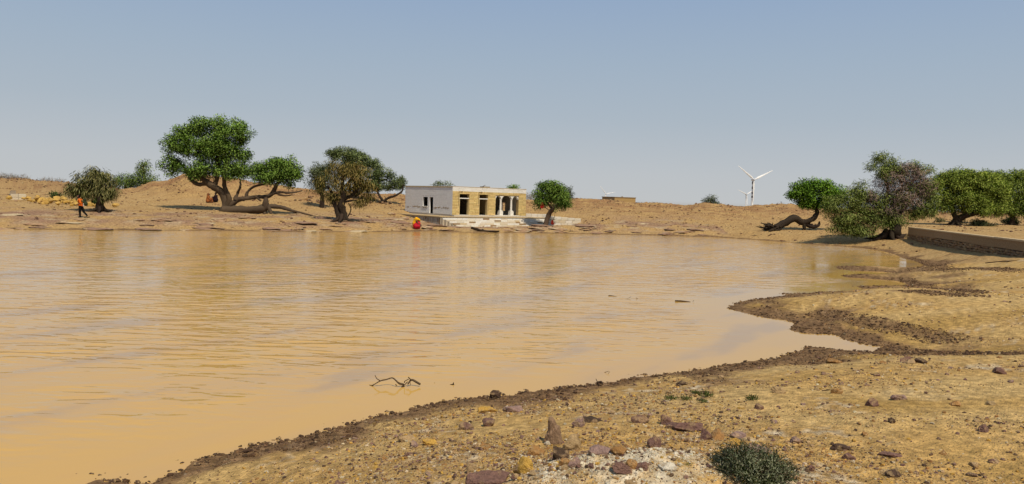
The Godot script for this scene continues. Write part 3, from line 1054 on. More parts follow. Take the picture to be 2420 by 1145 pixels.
# ------------------------------------------------------------------ trees and shrubs
# limbs: flat lists x, y, z, radius ... along each limb; blobs: flat list x, y, z, half width, half height of the masses of the crown
func tree(called: String, label: String, category: String, limbs: Array, blobs: Array, o: Dictionary, group := "") -> Node3D:
	var root_at := Vector3(limbs[0][0], limbs[0][1], limbs[0][2]) if limbs.size() else Vector3(blobs[0], blobs[1] - blobs[4], blobs[2])
	root_at.y = ground(root_at.x, -root_at.z)
	var node := thing(called, root_at)
	tag(node, label, category, group)
	var wood := Shape.new()
	var bark: Color = o.get("bark", lin(0.105, 0.075, 0.05))
	var nodes := []      # points that branches may start from: [point, radius]
	for l in limbs:
		var p := []
		var r := []
		for k in range(0, l.size(), 4):
			var q := Vector3(l[k], l[k + 1], l[k + 2])
			if k > 0:
				q.z += rng.randf_range(-0.25, 0.25)
			p.append(q - root_at)
			r.append(l[k + 3])
		if l[0] == limbs[0][0] and l[2] == limbs[0][2]:
			p[0].y = -0.25
		var c := curve(p, r, 5)
		wood.tube(c[0], c[1], 9, vary(bark, 0.08), 0.45, n_vol)
		for k in c[0].size():
			if k > c[0].size() * 0.3:
				nodes.append([c[0][k], c[1][k]])
	if limbs.is_empty():
		for k in 5:
			var tip := Vector3(rng.randf_range(-0.4, 0.4) * blobs[3], blobs[4] * rng.randf_range(0.5, 1.0), rng.randf_range(-0.3, 0.3) * blobs[3])
			wood.tube([Vector3(tip.x * 0.3, -0.1, tip.z * 0.3), tip * 0.6, tip], [0.02, 0.015, 0.008], 5, bark)
			nodes.append([tip, 0.01])
	for k in o.get("roots", 0):
		var an: float = TAU * k / o.roots + rng.randf_range(-0.3, 0.3)
		var rr: float = limbs[0][3] * rng.randf_range(0.35, 0.55)
		var ln: float = limbs[0][3] * rng.randf_range(1.8, 3.2)
		var f := Vector3(cos(an), 0, sin(an))
		var pts := [Vector3(0, limbs[0][3] * 1.3, 0) + f * limbs[0][3] * 0.4, f * ln * 0.45 + Vector3(0, rr * 0.9, 0), f * ln + Vector3(0, -0.02, 0), f * ln * 1.5 + Vector3(0, -0.25, 0)]
		var c := curve(pts, [rr, rr * 0.8, rr * 0.45, rr * 0.2], 4)
		wood.tube(c[0], c[1], 6, vary(bark, 0.1), 0.4, n_vol)
	# clumps of foliage, each carried by a branch from the nearest wood
	var lw: float = o.get("w", 0.075)
	var ll: float = o.get("l", 0.17)
	var cr: float = o.get("clump", 0.55)
	var dens: float = o.get("dens", 1.0)
	var droop: float = o.get("droop", 0.2)
	var ca: Color = o.a
	var cb: Color = o.b
	var cut: float = o.get("cut", -0.25)
	var clumps := []
	for k in range(0, blobs.size(), 5):
		var rx: float = blobs[k + 3]
		var ry: float = blobs[k + 4]
		var rz: float = minf(rx, maxf(ry, 0.7 * rx)) * 0.95
		var cen := Vector3(blobs[k], blobs[k + 1], blobs[k + 2]) - root_at
		var num := int(ceil(7.0 * rx * (ry + rz) * 0.5 / (cr * cr) * o.get("many", 1.0))) + 2
		for q in num:
			var p := rdir() * pow(rng.randf(), 0.42)
			p = cen + Vector3(p.x * rx, p.y * ry, p.z * rz)
			if n_vol.get_noise_3dv((p + root_at) * 1.1) < cut:
				continue
			clumps.append([p, cen])
	clumps.sort_custom(func(x, y): return x[0].length_squared() < y[0].length_squared())
	var crown := Shape.new()
	for cl in clumps:
		var p: Vector3 = cl[0]
		if nodes.size() and o.get("branches", true):
			var best := 1e9
			var from: Array = nodes[0]
			for nd in nodes:
				var dd: float = p.distance_squared_to(nd[0]) + 6.0 * maxf(0.0, nd[0].y - p.y)
				if dd < best:
					best = dd
					from = nd
			var a: Vector3 = from[0]
			var ln := a.distance_to(p)
			if ln > 0.15:
				var r0: float = minf(from[1] * 0.7, 0.012 + 0.022 * ln)
				var mid := a.lerp(p, 0.5) + Vector3(rng.randf_range(-0.12, 0.12), 0.14, rng.randf_range(-0.12, 0.12)) * ln
				wood.tube([a, a.lerp(mid, 0.6) + Vector3(0, 0.03, 0) * ln, mid, p], [r0, r0 * 0.85, r0 * 0.7, 0.012], 4, bark)
				nodes.append([mid, r0 * 0.7])
				nodes.append([p, 0.02])
		var tone := rng.randf()
		var dry: bool = rng.randf() < o.get("dry", 0.0)
		var num := int(44.0 * dens * rng.randf_range(0.6, 1.3))
		var tw := rdir()
		tw.y = absf(tw.y)
		var outward: Vector3 = (p - cl[1]).normalized()
		for q in num:
			var off := rdir() * pow(rng.randf(), 0.5) * cr
			off.y *= o.get("flat", 0.75)
			var at := p + off
			var dir := (rdir() + outward * 0.5 + Vector3(0, -2.2 * droop, 0) + off * 0.7).normalized()
			var side := dir.cross(rdir()).normalized()
			var L := ll * rng.randf_range(0.6, 1.35)
			var W := lw * rng.randf_range(0.6, 1.3)
			var nn := side.cross(dir).normalized()
			var out := (off / cr + outward * 0.6 + Vector3(0, 0.25, 0)).normalized()
			if nn.dot(out) < 0.0:
				nn = -nn
			nn = (nn * 0.55 + out * 0.6).normalized()
			var col := ca.lerp(cb, clampf(tone * 0.7 + rng.randf() * 0.4, 0, 1))
			if dry:
				col = o.get("drycol", lin(0.26, 0.17, 0.05))
			col = vary(col, 0.22)
			leaf(crown, at, dir, side, L, W, nn, col)
	part("trunk", wood.done(), M.bark, node)
	part(o.get("crown", "crown"), crown.done(), M.leaf, node)
	return node

func leaf(s: Shape, at: Vector3, dir: Vector3, side: Vector3, L: float, W: float, nn: Vector3, col: Color) -> void:
	var k := s.v.size()
	s.v.append(at)
	s.v.append(at + dir * L * 0.45 + side * W * 0.5)
	s.v.append(at + dir * L)
	s.v.append(at + dir * L * 0.45 - side * W * 0.5)
	for q in 4:
		s.n.append(nn)
		s.c.append(col)
	for q in [0, 1, 2, 0, 2, 3]:
		s.i.append(k + q)

# a mass of dead, leafless thorny twigs within a tree
func dead_twigs(node: Node3D, blobs: Array, many: int, col: Color) -> void:
	var s := Shape.new()
	for k in range(0, blobs.size(), 5):
		var cen := Vector3(blobs[k], blobs[k + 1], blobs[k + 2]) - node.position
		for q in int(many * blobs[k + 3] * blobs[k + 4]):
			var p := rdir() * pow(rng.randf(), 0.45)
			if n_vol.get_noise_3dv(p * 2.0 + cen) < -0.3:
				continue
			p = cen + Vector3(p.x * blobs[k + 3], p.y * blobs[k + 4], p.z * blobs[k + 3] * 0.9)
			var dir := (rdir() + Vector3(0, -0.2, 0)).normalized()
			var side := dir.cross(rdir()).normalized()
			var nn := side.cross(dir).normalized()
			var out := ((p - cen).normalized() + Vector3(0, 0.4, 0)).normalized()
			leaf(s, p, dir, side, rng.randf_range(0.25, 0.6), rng.randf_range(0.018, 0.036), ((nn if nn.dot(out) > 0.0 else -nn) * 0.5 + out * 0.7).normalized(), vary(col, 0.3))
	part("dead_twigs", s.done(), M.twig, node)

func build_trees() -> void:
	rng.seed = 1001
	var acacia := {"a": lin(0.117, 0.217, 0.036), "b": lin(0.255, 0.373, 0.074), "l": 0.18, "w": 0.066, "clump": 0.55, "dens": 2.7, "droop": 0.2, "cut": -0.42, "many": 1.25, "bark": lin(0.125, 0.088, 0.058)}
	var weep := {"a": lin(0.161, 0.160, 0.065), "b": lin(0.293, 0.269, 0.106), "l": 0.38, "w": 0.04, "clump": 0.5, "dens": 1.5, "droop": 0.75, "roots": 6, "bark": lin(0.058, 0.043, 0.032), "flat": 0.9}
	tree("small_tree", "small umbrella-shaped tree with drooping olive foliage beside the walking person in orange", "tree",
		[[-32.25, 0.85, -59.80, 0.314, -32.31, 1.41, -59.80, 0.225, -32.15, 1.94, -59.80, 0.215, -32.38, 2.43, -59.80, 0.182, -32.58, 2.79, -59.80, 0.132], [-32.25, 2.10, -59.80, 0.165, -31.92, 2.61, -59.80, 0.116, -31.65, 3.08, -59.80, 0.083], [-32.58, 2.79, -59.80, 0.132, -33.17, 3.10, -59.80, 0.083, -33.70, 3.15, -59.80, 0.053], [-32.58, 2.79, -59.80, 0.132, -32.61, 3.31, -59.80, 0.083, -32.71, 3.70, -59.80, 0.050]],
		[-32.78, 3.44, -59.80, 1.388, 0.595, -33.60, 2.89, -59.80, 0.991, 0.529, -31.92, 3.00, -59.80, 0.991, 0.661, -32.71, 3.83, -59.80, 1.123, 0.396, -31.26, 2.69, -59.80, 0.330, 0.661, -34.23, 2.60, -59.80, 0.562, 0.463, -32.12, 2.44, -59.80, 0.991, 0.463, -33.44, 2.50, -59.80, 0.826, 0.330], weep)
	var bushy := {"a": lin(0.104, 0.174, 0.036), "b": lin(0.209, 0.278, 0.074), "l": 0.24, "w": 0.065, "clump": 0.75, "dens": 1.9, "droop": 0.3, "many": 1.2}
	tree("bush", "low dark green bush in the saddle of the earth bank beside a pointed bush", "bush",
		[[-49.10, 2.66, -97.00, 0.161, -49.05, 3.78, -97.00, 0.107]], [-49.10, 3.52, -97.00, 1.393, 0.965, -49.79, 3.39, -97.00, 0.750, 0.750, -48.24, 3.44, -97.00, 0.857, 0.857], bushy)
	var cone := bushy.duplicate()
	cone.droop = 0.6
	cone.b = lin(0.265, 0.330, 0.098)
	tree("bush", "taller pointed green bush with drooping sprays rising behind the saddle in the earth bank", "bush",
		[[-47.17, 2.68, -98.00, 0.217, -47.23, 4.13, -98.00, 0.162, -47.29, 5.64, -98.00, 0.081]], [-47.23, 4.03, -98.00, 1.408, 1.191, -47.29, 5.32, -98.00, 0.812, 0.975, -46.14, 3.52, -98.00, 0.758, 0.758, -47.34, 6.01, -98.00, 0.379, 0.433, -48.04, 3.57, -98.00, 0.866, 0.866], cone)
	# the great leaning tree with its fallen second trunk
	var big := acacia.duplicate()
	var t := tree("leaning_tree", "large leaning green tree with a fallen trunk stretched along the far shore", "tree",
		[[-25.05, 0.98, -66.50, 0.478, -24.99, 1.79, -66.50, 0.386, -25.36, 2.66, -66.50, 0.331, -25.99, 3.15, -66.50, 0.294, -26.62, 3.53, -66.50, 0.257, -27.06, 4.11, -66.50, 0.184, -27.29, 5.01, -66.50, 0.110],
		[-26.54, 3.46, -66.50, 0.202, -27.35, 3.33, -66.50, 0.165, -28.05, 3.75, -66.50, 0.147, -28.46, 4.46, -66.50, 0.110, -29.12, 5.32, -66.50, 0.073], [-24.84, 1.50, -66.50, 0.294, -24.66, 2.17, -66.50, 0.202, -25.03, 2.89, -66.50, 0.184, -25.19, 3.43, -66.50, 0.165, -25.01, 4.53, -66.50, 0.129, -24.55, 6.19, -66.50, 0.092],
		[-25.99, 3.15, -66.50, 0.220, -25.74, 4.33, -66.50, 0.184, -25.65, 6.16, -66.50, 0.147, -25.55, 7.61, -66.50, 0.092], [-24.80, 1.43, -66.50, 0.257, -23.96, 2.08, -66.50, 0.202, -23.23, 2.21, -66.50, 0.184, -22.31, 2.39, -66.50, 0.184, -21.32, 2.49, -66.50, 0.176, -20.85, 3.02, -66.50, 0.184, -20.49, 3.54, -66.50, 0.147, -20.10, 4.14, -66.50, 0.110],
		[-23.23, 2.21, -66.50, 0.184, -23.13, 2.76, -66.50, 0.118, -22.58, 3.29, -66.50, 0.103, -21.63, 3.51, -66.50, 0.073], [-24.15, 2.04, -66.50, 0.184, -24.01, 2.70, -66.50, 0.118, -23.61, 3.30, -66.50, 0.092, -23.76, 3.66, -66.50, 0.066], [-21.32, 2.49, -66.50, 0.147, -20.45, 2.85, -66.50, 0.110, -19.20, 2.85, -66.50, 0.081, -18.39, 3.06, -66.50, 0.055], [-20.67, 2.77, -66.50, 0.092, -19.75, 2.58, -66.50, 0.066, -19.20, 2.67, -66.50, 0.044], [-22.31, 2.39, -66.50, 0.110, -21.83, 2.07, -66.50, 0.066],
		[-25.09, 1.17, -66.10, 0.365, -23.81, 1.21, -66.10, 0.329, -22.42, 1.29, -66.10, 0.310, -21.55, 1.42, -66.10, 0.347, -21.11, 1.55, -66.10, 0.256], [-21.33, 1.47, -66.00, 0.328, -21.30, 1.98, -66.00, 0.255, -21.34, 2.38, -66.00, 0.109], [-21.48, 1.54, -65.90, 0.182, -21.37, 1.18, -65.90, 0.146, -21.37, 0.96, -65.90, 0.109], [-21.05, 1.55, -65.90, 0.182, -20.86, 1.19, -65.90, 0.146, -20.78, 0.98, -65.90, 0.091],
		[-21.15, 1.62, -66.00, 0.219, -20.31, 1.61, -66.00, 0.182, -19.33, 1.42, -66.00, 0.146, -18.67, 1.15, -66.00, 0.091], [-19.55, 1.45, -66.00, 0.109, -18.12, 1.13, -66.00, 0.080, -16.76, 0.81, -66.00, 0.051]],
		[-26.95, 8.22, -66.50, 1.323, 0.882, -25.64, 8.48, -66.50, 0.735, 0.808, -24.17, 7.73, -66.50, 1.323, 1.249, -29.28, 6.77, -66.50, 1.176, 1.029, -29.71, 5.01, -66.50, 0.882, 1.029, -27.01, 6.40, -66.50, 2.131, 1.617, -23.78, 6.14, -66.50, 0.882, 0.955, -27.29, 4.57, -66.50, 1.837, 0.735, -24.80, 4.80, -66.50, 1.543, 0.882, -23.48, 4.62, -66.50, 0.735, 0.588, -28.41, 7.82, -66.50, 0.955, 0.661, -25.47, 6.71, -66.50, 1.837, 1.470]
		+ [-22.52, 4.72, -66.50, 0.808, 0.588, -21.06, 4.77, -66.50, 1.249, 0.808, -19.52, 5.03, -66.50, 1.029, 0.808, -20.33, 5.45, -66.50, 1.176, 0.478, -19.14, 4.17, -66.50, 0.735, 0.661, -21.34, 4.10, -66.50, 1.470, 0.367, -20.03, 4.43, -66.50, 1.102, 0.661], big)
	t.set_meta("label", "large leaning green tree with a fallen trunk stretched along the far shore")
	var olive := weep.duplicate()
	olive.a = lin(0.161, 0.130, 0.041)
	olive.b = lin(0.312, 0.243, 0.082)
	olive.dry = 0.16
	olive.drycol = lin(0.27, 0.185, 0.065)
	olive.cut = -0.22
	olive.roots = 5
	olive.l = 0.32
	tree("tree", "olive-brown thorny tree with yellow dry sprays standing closest to the water left of the pavilion", "tree",
		[[-14.02, 0.66, -62.90, 0.417, -13.97, 1.29, -62.90, 0.313, -14.12, 1.94, -62.90, 0.295, -13.92, 2.64, -62.90, 0.209, -14.07, 3.36, -62.90, 0.156, -13.95, 4.51, -62.90, 0.104], [-14.24, 0.83, -62.90, 0.243, -14.46, 1.51, -62.90, 0.209, -14.67, 2.06, -62.90, 0.174, -14.90, 2.82, -62.90, 0.139, -15.22, 3.50, -62.90, 0.087], [-13.95, 2.43, -62.90, 0.174, -13.23, 2.84, -62.90, 0.139, -12.75, 3.30, -62.90, 0.104, -12.56, 3.93, -62.90, 0.070], [-14.07, 3.19, -62.90, 0.139, -13.32, 4.08, -62.90, 0.104, -12.92, 4.78, -62.90, 0.070], [-13.54, 1.06, -62.90, 0.056, -13.35, 1.65, -62.90, 0.045, -13.50, 2.17, -62.90, 0.035], [-13.91, 2.23, -62.90, 0.104, -12.94, 2.39, -62.90, 0.063, -12.38, 2.00, -62.90, 0.035]],
		[-14.38, 4.84, -62.90, 1.182, 0.695, -12.77, 4.27, -62.90, 1.182, 0.904, -12.00, 3.74, -62.90, 0.626, 0.904, -15.32, 3.50, -62.90, 1.182, 0.904, -16.01, 3.06, -62.90, 0.695, 0.556, -13.84, 3.68, -62.90, 1.529, 0.973, -13.41, 5.08, -62.90, 0.834, 0.452, -14.75, 2.62, -62.90, 0.765, 0.417, -12.53, 2.34, -62.90, 0.417, 0.487, -16.50, 3.25, -62.90, 0.417, 0.417, -11.84, 2.84, -62.90, 0.278, 0.278], olive)
	var dark := weep.duplicate()
	dark.a = lin(0.085, 0.104, 0.048)
	dark.b = lin(0.161, 0.183, 0.089)
	dark.roots = 0
	dark.droop = 0.2
	tree("tree", "dark grey-green rounded tree behind the olive-brown one, its low trunk in its own shade", "tree",
		[[-19.49, 1.71, -78.00, 0.259, -19.42, 2.66, -78.00, 0.215, -19.61, 3.81, -78.00, 0.172, -19.54, 4.80, -78.00, 0.108], [-19.41, 2.53, -78.00, 0.172, -20.16, 3.58, -78.00, 0.108]], [-19.80, 4.97, -78.00, 1.164, 0.948, -19.29, 5.41, -78.00, 0.948, 0.690, -20.31, 4.44, -78.00, 0.776, 0.862, -19.02, 4.48, -78.00, 1.034, 1.120, -19.60, 3.60, -78.00, 1.293, 0.690], dark)
	var grey := acacia.duplicate()
	grey.a = lin(0.113, 0.152, 0.059)
	grey.b = lin(0.246, 0.287, 0.114)
	grey.cut = -0.2
	grey.l = 0.2
	grey.w = 0.06
	grey.bark = lin(0.058, 0.043, 0.032)
	tree("spreading_tree", "wide grey-green tree whose crown slopes down to the white side wall of the pavilion", "tree",
		[[-18.61, 1.73, -90.00, 0.348, -18.74, 3.07, -90.00, 0.298, -18.47, 4.56, -90.00, 0.224, -18.80, 6.28, -90.00, 0.149], [-18.63, 2.73, -90.00, 0.249, -17.45, 3.46, -90.00, 0.199, -16.08, 4.49, -90.00, 0.149, -14.85, 4.68, -90.00, 0.099], [-15.07, 2.10, -89.00, 0.172, -15.53, 2.72, -89.00, 0.148, -15.93, 3.39, -89.00, 0.108, -16.38, 3.87, -89.00, 0.089], [-15.07, 2.10, -89.00, 0.172, -14.49, 2.56, -89.00, 0.138, -13.71, 2.83, -89.00, 0.123, -12.94, 3.39, -89.00, 0.108, -12.86, 4.17, -89.00, 0.069]],
		[-19.61, 7.44, -90.00, 2.188, 0.895, -21.10, 7.59, -90.00, 0.994, 0.597, -18.01, 6.70, -90.00, 2.088, 1.293, -16.00, 5.38, -90.00, 1.890, 1.193, -14.30, 4.44, -90.00, 1.293, 0.895, -18.79, 5.69, -90.00, 1.989, 1.392, -13.40, 4.18, -90.00, 0.646, 0.547, -16.57, 3.98, -90.00, 2.088, 0.646], grey)
	var shade := acacia.duplicate()
	tree("tree", "small tree with a slanting dark trunk growing beside the right end of the steps", "tree",
		[[3.22, 0.59, -77.20, 0.235, 3.62, 1.41, -77.20, 0.235, 4.07, 2.07, -77.20, 0.192, 4.35, 2.63, -77.20, 0.149, 4.11, 3.39, -77.20, 0.107], [4.23, 2.37, -77.20, 0.128, 4.89, 3.07, -77.20, 0.094, 5.04, 3.67, -77.20, 0.064], [3.99, 1.98, -77.20, 0.128, 3.37, 2.68, -77.20, 0.085, 3.09, 3.23, -77.20, 0.064]],
		[3.67, 3.67, -77.20, 1.450, 0.938, 3.01, 3.18, -77.20, 0.853, 0.853, 4.55, 3.06, -77.20, 0.938, 1.024, 3.65, 4.31, -77.20, 1.109, 0.427, 5.24, 2.66, -77.20, 0.384, 0.682, 2.69, 2.58, -77.20, 0.427, 0.597, 4.60, 3.91, -77.20, 0.768, 0.597], shade)
	var gloom := dark.duplicate()
	tree("bush", "dark bush peeping out from behind the small tree at the end of the steps", "bush", [[6.59, 3.06, -92.00, 0.102, 6.56, 3.87, -92.00, 0.076]], [6.51, 3.76, -92.00, 0.457, 0.661, 6.77, 3.47, -92.00, 0.305, 0.407], gloom)
	var thin := grey.duplicate()
	thin.dens = 1.1
	thin.cut = -0.1
	tree("bush", "sparse bush showing above the roof line of the white side wall", "bush", [[-8.81, 2.63, -95.00, 0.157, -8.95, 3.93, -95.00, 0.105]], [-9.64, 4.28, -95.00, 0.525, 0.420, -8.70, 4.41, -95.00, 0.735, 0.367, -7.96, 4.22, -95.00, 0.420, 0.262], thin)
	tree("bush", "small green bush showing above the roof near the right end of the pavilion", "bush", [[0.05, 2.64, -96.00, 0.106, 0.01, 3.85, -96.00, 0.080]], [0.00, 4.17, -96.00, 0.583, 0.424, -0.32, 4.32, -96.00, 0.318, 0.318], acacia)
	var straw := {"a": lin(0.246, 0.174, 0.114), "b": lin(0.398, 0.287, 0.195), "l": 0.45, "w": 0.025, "clump": 0.7, "dens": 1.3, "droop": -0.1, "cut": -0.3, "bark": lin(0.058, 0.043, 0.032)}
	tree("dry_shrub", "leafless grey shrub between the pavilion and the small tree, on the bank behind", "shrub", [[2.40, 2.50, -106.00, 0.088, 2.44, 3.08, -106.00, 0.059]], [2.26, 3.08, -106.00, 0.703, 0.410, 2.85, 2.98, -106.00, 0.469, 0.293], straw, "")
	tree("bush", "lone dark bush on the crest of the bank left of the wind turbines", "bush", [[25.26, 2.71, -98.00, 0.108, 25.23, 3.25, -98.00, 0.081]], [25.01, 3.29, -98.00, 0.650, 0.487, 25.27, 3.68, -98.00, 0.325, 0.271, 26.00, 3.00, -98.00, 0.541, 0.217], dark)
	tree("dry_shrub", "long belt of grey leafless shrub on the skyline at the far left", "shrub", [[-73.47, 3.35, -113.00, 0.125, -73.40, 3.72, -113.00, 0.062]], [-74.40, 3.63, -113.00, 0.999, 0.312, -73.03, 3.61, -113.00, 1.124, 0.312, -71.79, 3.40, -113.00, 0.874, 0.250, -75.65, 3.65, -113.00, 0.749, 0.250], straw)
	tree("dry_shrub", "small grey leafless shrub on the skyline left of the umbrella-shaped tree", "shrub", [[-66.66, 3.00, -110.00, 0.122, -66.60, 3.37, -110.00, 0.061]], [-67.09, 3.35, -110.00, 0.669, 0.304, -66.12, 3.26, -110.00, 0.729, 0.243, -65.15, 3.17, -110.00, 0.608, 0.182], straw)
	tree("dry_shrub", "thin bare sapling on the crest of the bank right of the wind turbines", "shrub", [[34.62, 3.04, -99.00, 0.038, 34.54, 3.64, -99.00, 0.022]], [34.55, 3.37, -99.00, 0.164, 0.273], {"a": straw.a, "b": straw.b, "l": 0.3, "w": 0.015, "clump": 0.3, "dens": 0.4})
	# right-hand trees
	var bright := acacia.duplicate()
	bright.a = lin(0.095, 0.208, 0.020)
	bright.b = lin(0.237, 0.391, 0.048)
	bright.bark = lin(0.058, 0.043, 0.032)
	bright.dens = 2.4
	var ft := tree("fallen_tree", "bright green tree growing from a fallen black trunk that arches over its root plate", "tree",
		[[23.79, 0.82, -70.50, 0.390, 24.71, 1.20, -70.50, 0.331, 25.84, 1.90, -70.50, 0.331, 26.72, 1.58, -70.50, 0.292, 27.55, 1.91, -70.50, 0.234, 27.95, 2.51, -70.50, 0.195, 27.80, 3.09, -70.50, 0.175, 27.68, 3.98, -70.50, 0.117], [26.79, 1.58, -70.50, 0.234, 27.59, 1.21, -70.50, 0.195, 28.17, 1.35, -70.50, 0.136, 28.31, 1.70, -70.50, 0.058], [26.83, 1.54, -70.50, 0.156, 26.86, 1.03, -70.50, 0.148, 26.83, 0.80, -70.50, 0.117], [27.70, 2.15, -70.50, 0.097, 28.14, 2.52, -70.50, 0.058], [27.85, 3.01, -70.50, 0.117, 28.82, 3.62, -70.50, 0.097, 29.57, 4.15, -70.50, 0.058], [27.85, 3.01, -70.50, 0.117, 26.69, 3.56, -70.50, 0.097, 26.08, 4.12, -70.50, 0.058]],
		[27.62, 4.36, -70.50, 2.025, 1.013, 26.19, 4.13, -70.50, 0.857, 0.935, 29.15, 4.06, -70.50, 1.091, 0.935, 27.58, 5.06, -70.50, 1.558, 0.506, 28.26, 3.34, -70.50, 1.402, 0.467, 29.92, 4.24, -70.50, 0.701, 0.701, 26.70, 3.36, -70.50, 0.935, 0.390], bright)
	var tangle := Shape.new()
	for k in 44:
		var a := Vector3(24.15, 0.96, -70.30) - ft.position + Vector3(rng.randf_range(-0.7, 0.5), rng.randf_range(-0.15, 0.15), rng.randf_range(-0.5, 0.5))
		var an := rng.randf_range(2.0, 5.2)
		var b := a + Vector3(cos(an) * rng.randf_range(0.4, 1.2), rng.randf_range(-0.3, 0.45), sin(an) * 0.7)
		b.y = maxf(b.y, ground(b.x + ft.position.x, -(b.z + ft.position.z)) - ft.position.y + 0.03)
		tangle.tube([a, a.lerp(b, 0.5) + rdir() * 0.15, b], [0.11, 0.075, 0.02], 5, lin(0.06, 0.045, 0.035), 0.4, n_vol)
	part("root_plate", tangle.done(), M.bark, ft)
	var huge := acacia.duplicate()
	huge.a = lin(0.142, 0.183, 0.048)
	huge.b = lin(0.322, 0.365, 0.106)
	huge.l = 0.22
	huge.w = 0.04
	huge.droop = 0.35
	huge.cut = -0.3
	huge.roots = 6
	huge.dens = 2.6
	huge.bark = lin(0.058, 0.043, 0.032)
	var bt := tree("thorn_tree", "big half-dead tree at the water's edge, green sprays around a mass of purple-grey twigs", "tree",
		[[30.11, 0.07, -60.90, 0.572, 30.27, 0.78, -60.90, 0.471, 30.40, 1.36, -60.90, 0.404, 30.26, 2.06, -60.90, 0.370, 29.79, 3.12, -60.90, 0.168, 29.57, 4.69, -60.90, 0.101, 29.21, 6.18, -60.90, 0.061], [30.26, 1.99, -60.90, 0.236, 28.83, 2.42, -60.90, 0.151, 27.29, 2.77, -60.90, 0.101, 25.96, 2.57, -60.90, 0.050], [30.26, 1.99, -60.90, 0.236, 31.14, 3.16, -60.90, 0.151, 32.00, 4.43, -60.90, 0.101, 32.34, 5.44, -60.90, 0.050], [30.08, 2.86, -60.90, 0.168, 30.88, 4.56, -60.90, 0.101, 30.47, 5.89, -60.90, 0.050], [30.59, 0.81, -60.60, 0.268, 31.29, 0.89, -60.60, 0.201, 31.73, 0.81, -60.60, 0.134, 31.82, 0.44, -60.60, 0.084], [31.45, 0.90, -60.60, 0.100, 31.51, 0.50, -60.60, 0.067], [30.86, 0.81, -60.60, 0.100, 31.01, 0.48, -60.60, 0.050], [30.11, 0.07, -60.90, 0.404, 29.47, 0.05, -60.90, 0.303, 28.71, -0.15, -60.90, 0.168, 28.14, -0.30, -60.90, 0.084]],
		[29.10, 6.98, -60.90, 0.740, 0.404, 28.81, 6.10, -60.90, 1.009, 0.606, 30.01, 6.34, -60.90, 0.808, 0.538, 26.40, 3.75, -60.90, 1.413, 0.875, 26.00, 2.47, -60.90, 1.077, 0.875, 25.71, 1.58, -60.90, 0.673, 0.471, 27.50, 2.11, -60.90, 1.413, 0.875, 28.37, 3.41, -60.90, 1.211, 1.009, 30.50, 2.47, -60.90, 1.413, 0.606, 31.88, 3.12, -60.90, 1.077, 0.673, 32.84, 3.82, -60.90, 0.808, 1.144, 32.88, 5.29, -60.90, 0.606, 0.740, 31.27, 6.41, -60.90, 0.740, 0.404, 27.88, 1.28, -60.90, 1.009, 0.336, 29.01, 2.16, -60.90, 1.346, 0.740, 33.16, 2.96, -60.90, 0.538, 0.606, 25.26, 3.05, -60.90, 0.606, 0.673, 26.88, 1.25, -60.90, 0.808, 0.336, 30.09, 3.87, -60.90, 1.346, 0.673, 27.70, 4.46, -60.90, 1.009, 0.673, 31.38, 4.75, -60.90, 0.875, 0.538, 30.31, 5.72, -60.90, 0.740, 0.471, 32.47, 5.95, -60.90, 0.538, 0.538, 29.34, 5.18, -60.90, 0.808, 0.673], huge)
	dead_twigs(bt, [29.78, 5.13, -60.70, 1.476, 1.006, 31.56, 5.58, -60.70, 1.140, 0.939, 30.65, 3.89, -60.70, 1.811, 0.872, 32.34, 4.74, -60.70, 1.006, 1.006, 28.32, 3.81, -60.70, 0.671, 0.872, 30.85, 6.23, -60.70, 1.006, 0.537, 29.71, 2.85, -60.70, 1.341, 0.470], 1500, lin(0.235, 0.165, 0.135))
	var sunny := acacia.duplicate()
	sunny.a = lin(0.151, 0.208, 0.033)
	sunny.b = lin(0.378, 0.442, 0.089)
	sunny.l = 0.22
	sunny.w = 0.065
	sunny.clump = 0.7
	sunny.bark = lin(0.058, 0.043, 0.032)
	sunny.roots = 5
	tree("spreading_tree", "wide yellow-green tree with a forked black trunk behind the retaining wall", "tree",
		[[48.52, 1.59, -84.00, 0.418, 48.94, 2.20, -84.00, 0.394, 50.02, 2.75, -84.00, 0.302, 51.30, 3.11, -84.00, 0.232, 52.41, 3.84, -84.00, 0.162], [48.68, 2.01, -84.00, 0.278, 48.14, 3.25, -84.00, 0.232, 47.72, 4.62, -84.00, 0.162], [49.48, 2.50, -84.00, 0.232, 50.08, 4.00, -84.00, 0.186, 50.20, 5.62, -84.00, 0.139]],
		[48.22, 6.25, -84.00, 2.599, 1.114, 46.52, 5.28, -84.00, 1.299, 1.299, 49.88, 6.30, -84.00, 2.135, 1.114, 51.60, 5.53, -84.00, 1.856, 1.392, 52.60, 4.36, -84.00, 1.671, 0.928, 49.72, 4.54, -84.00, 2.599, 1.021, 47.45, 3.83, -84.00, 1.021, 0.650, 50.12, 6.86, -84.00, 1.392, 0.464, 45.82, 6.18, -84.00, 0.650, 0.743, 47.00, 3.53, -84.00, 1.207, 0.650, 50.35, 3.36, -84.00, 2.320, 0.650, 52.44, 3.38, -84.00, 1.392, 0.743, 48.50, 4.78, -84.00, 1.856, 0.928, 51.07, 6.57, -84.00, 1.856, 0.835, 47.17, 6.77, -84.00, 0.743, 0.464, 48.94, 7.29, -84.00, 0.835, 0.371, 45.43, 5.01, -84.00, 0.650, 0.835, 53.22, 5.48, -84.00, 1.392, 1.114], sunny)
	var sunny2 := sunny.duplicate()
	sunny2.b = lin(0.303, 0.373, 0.082)
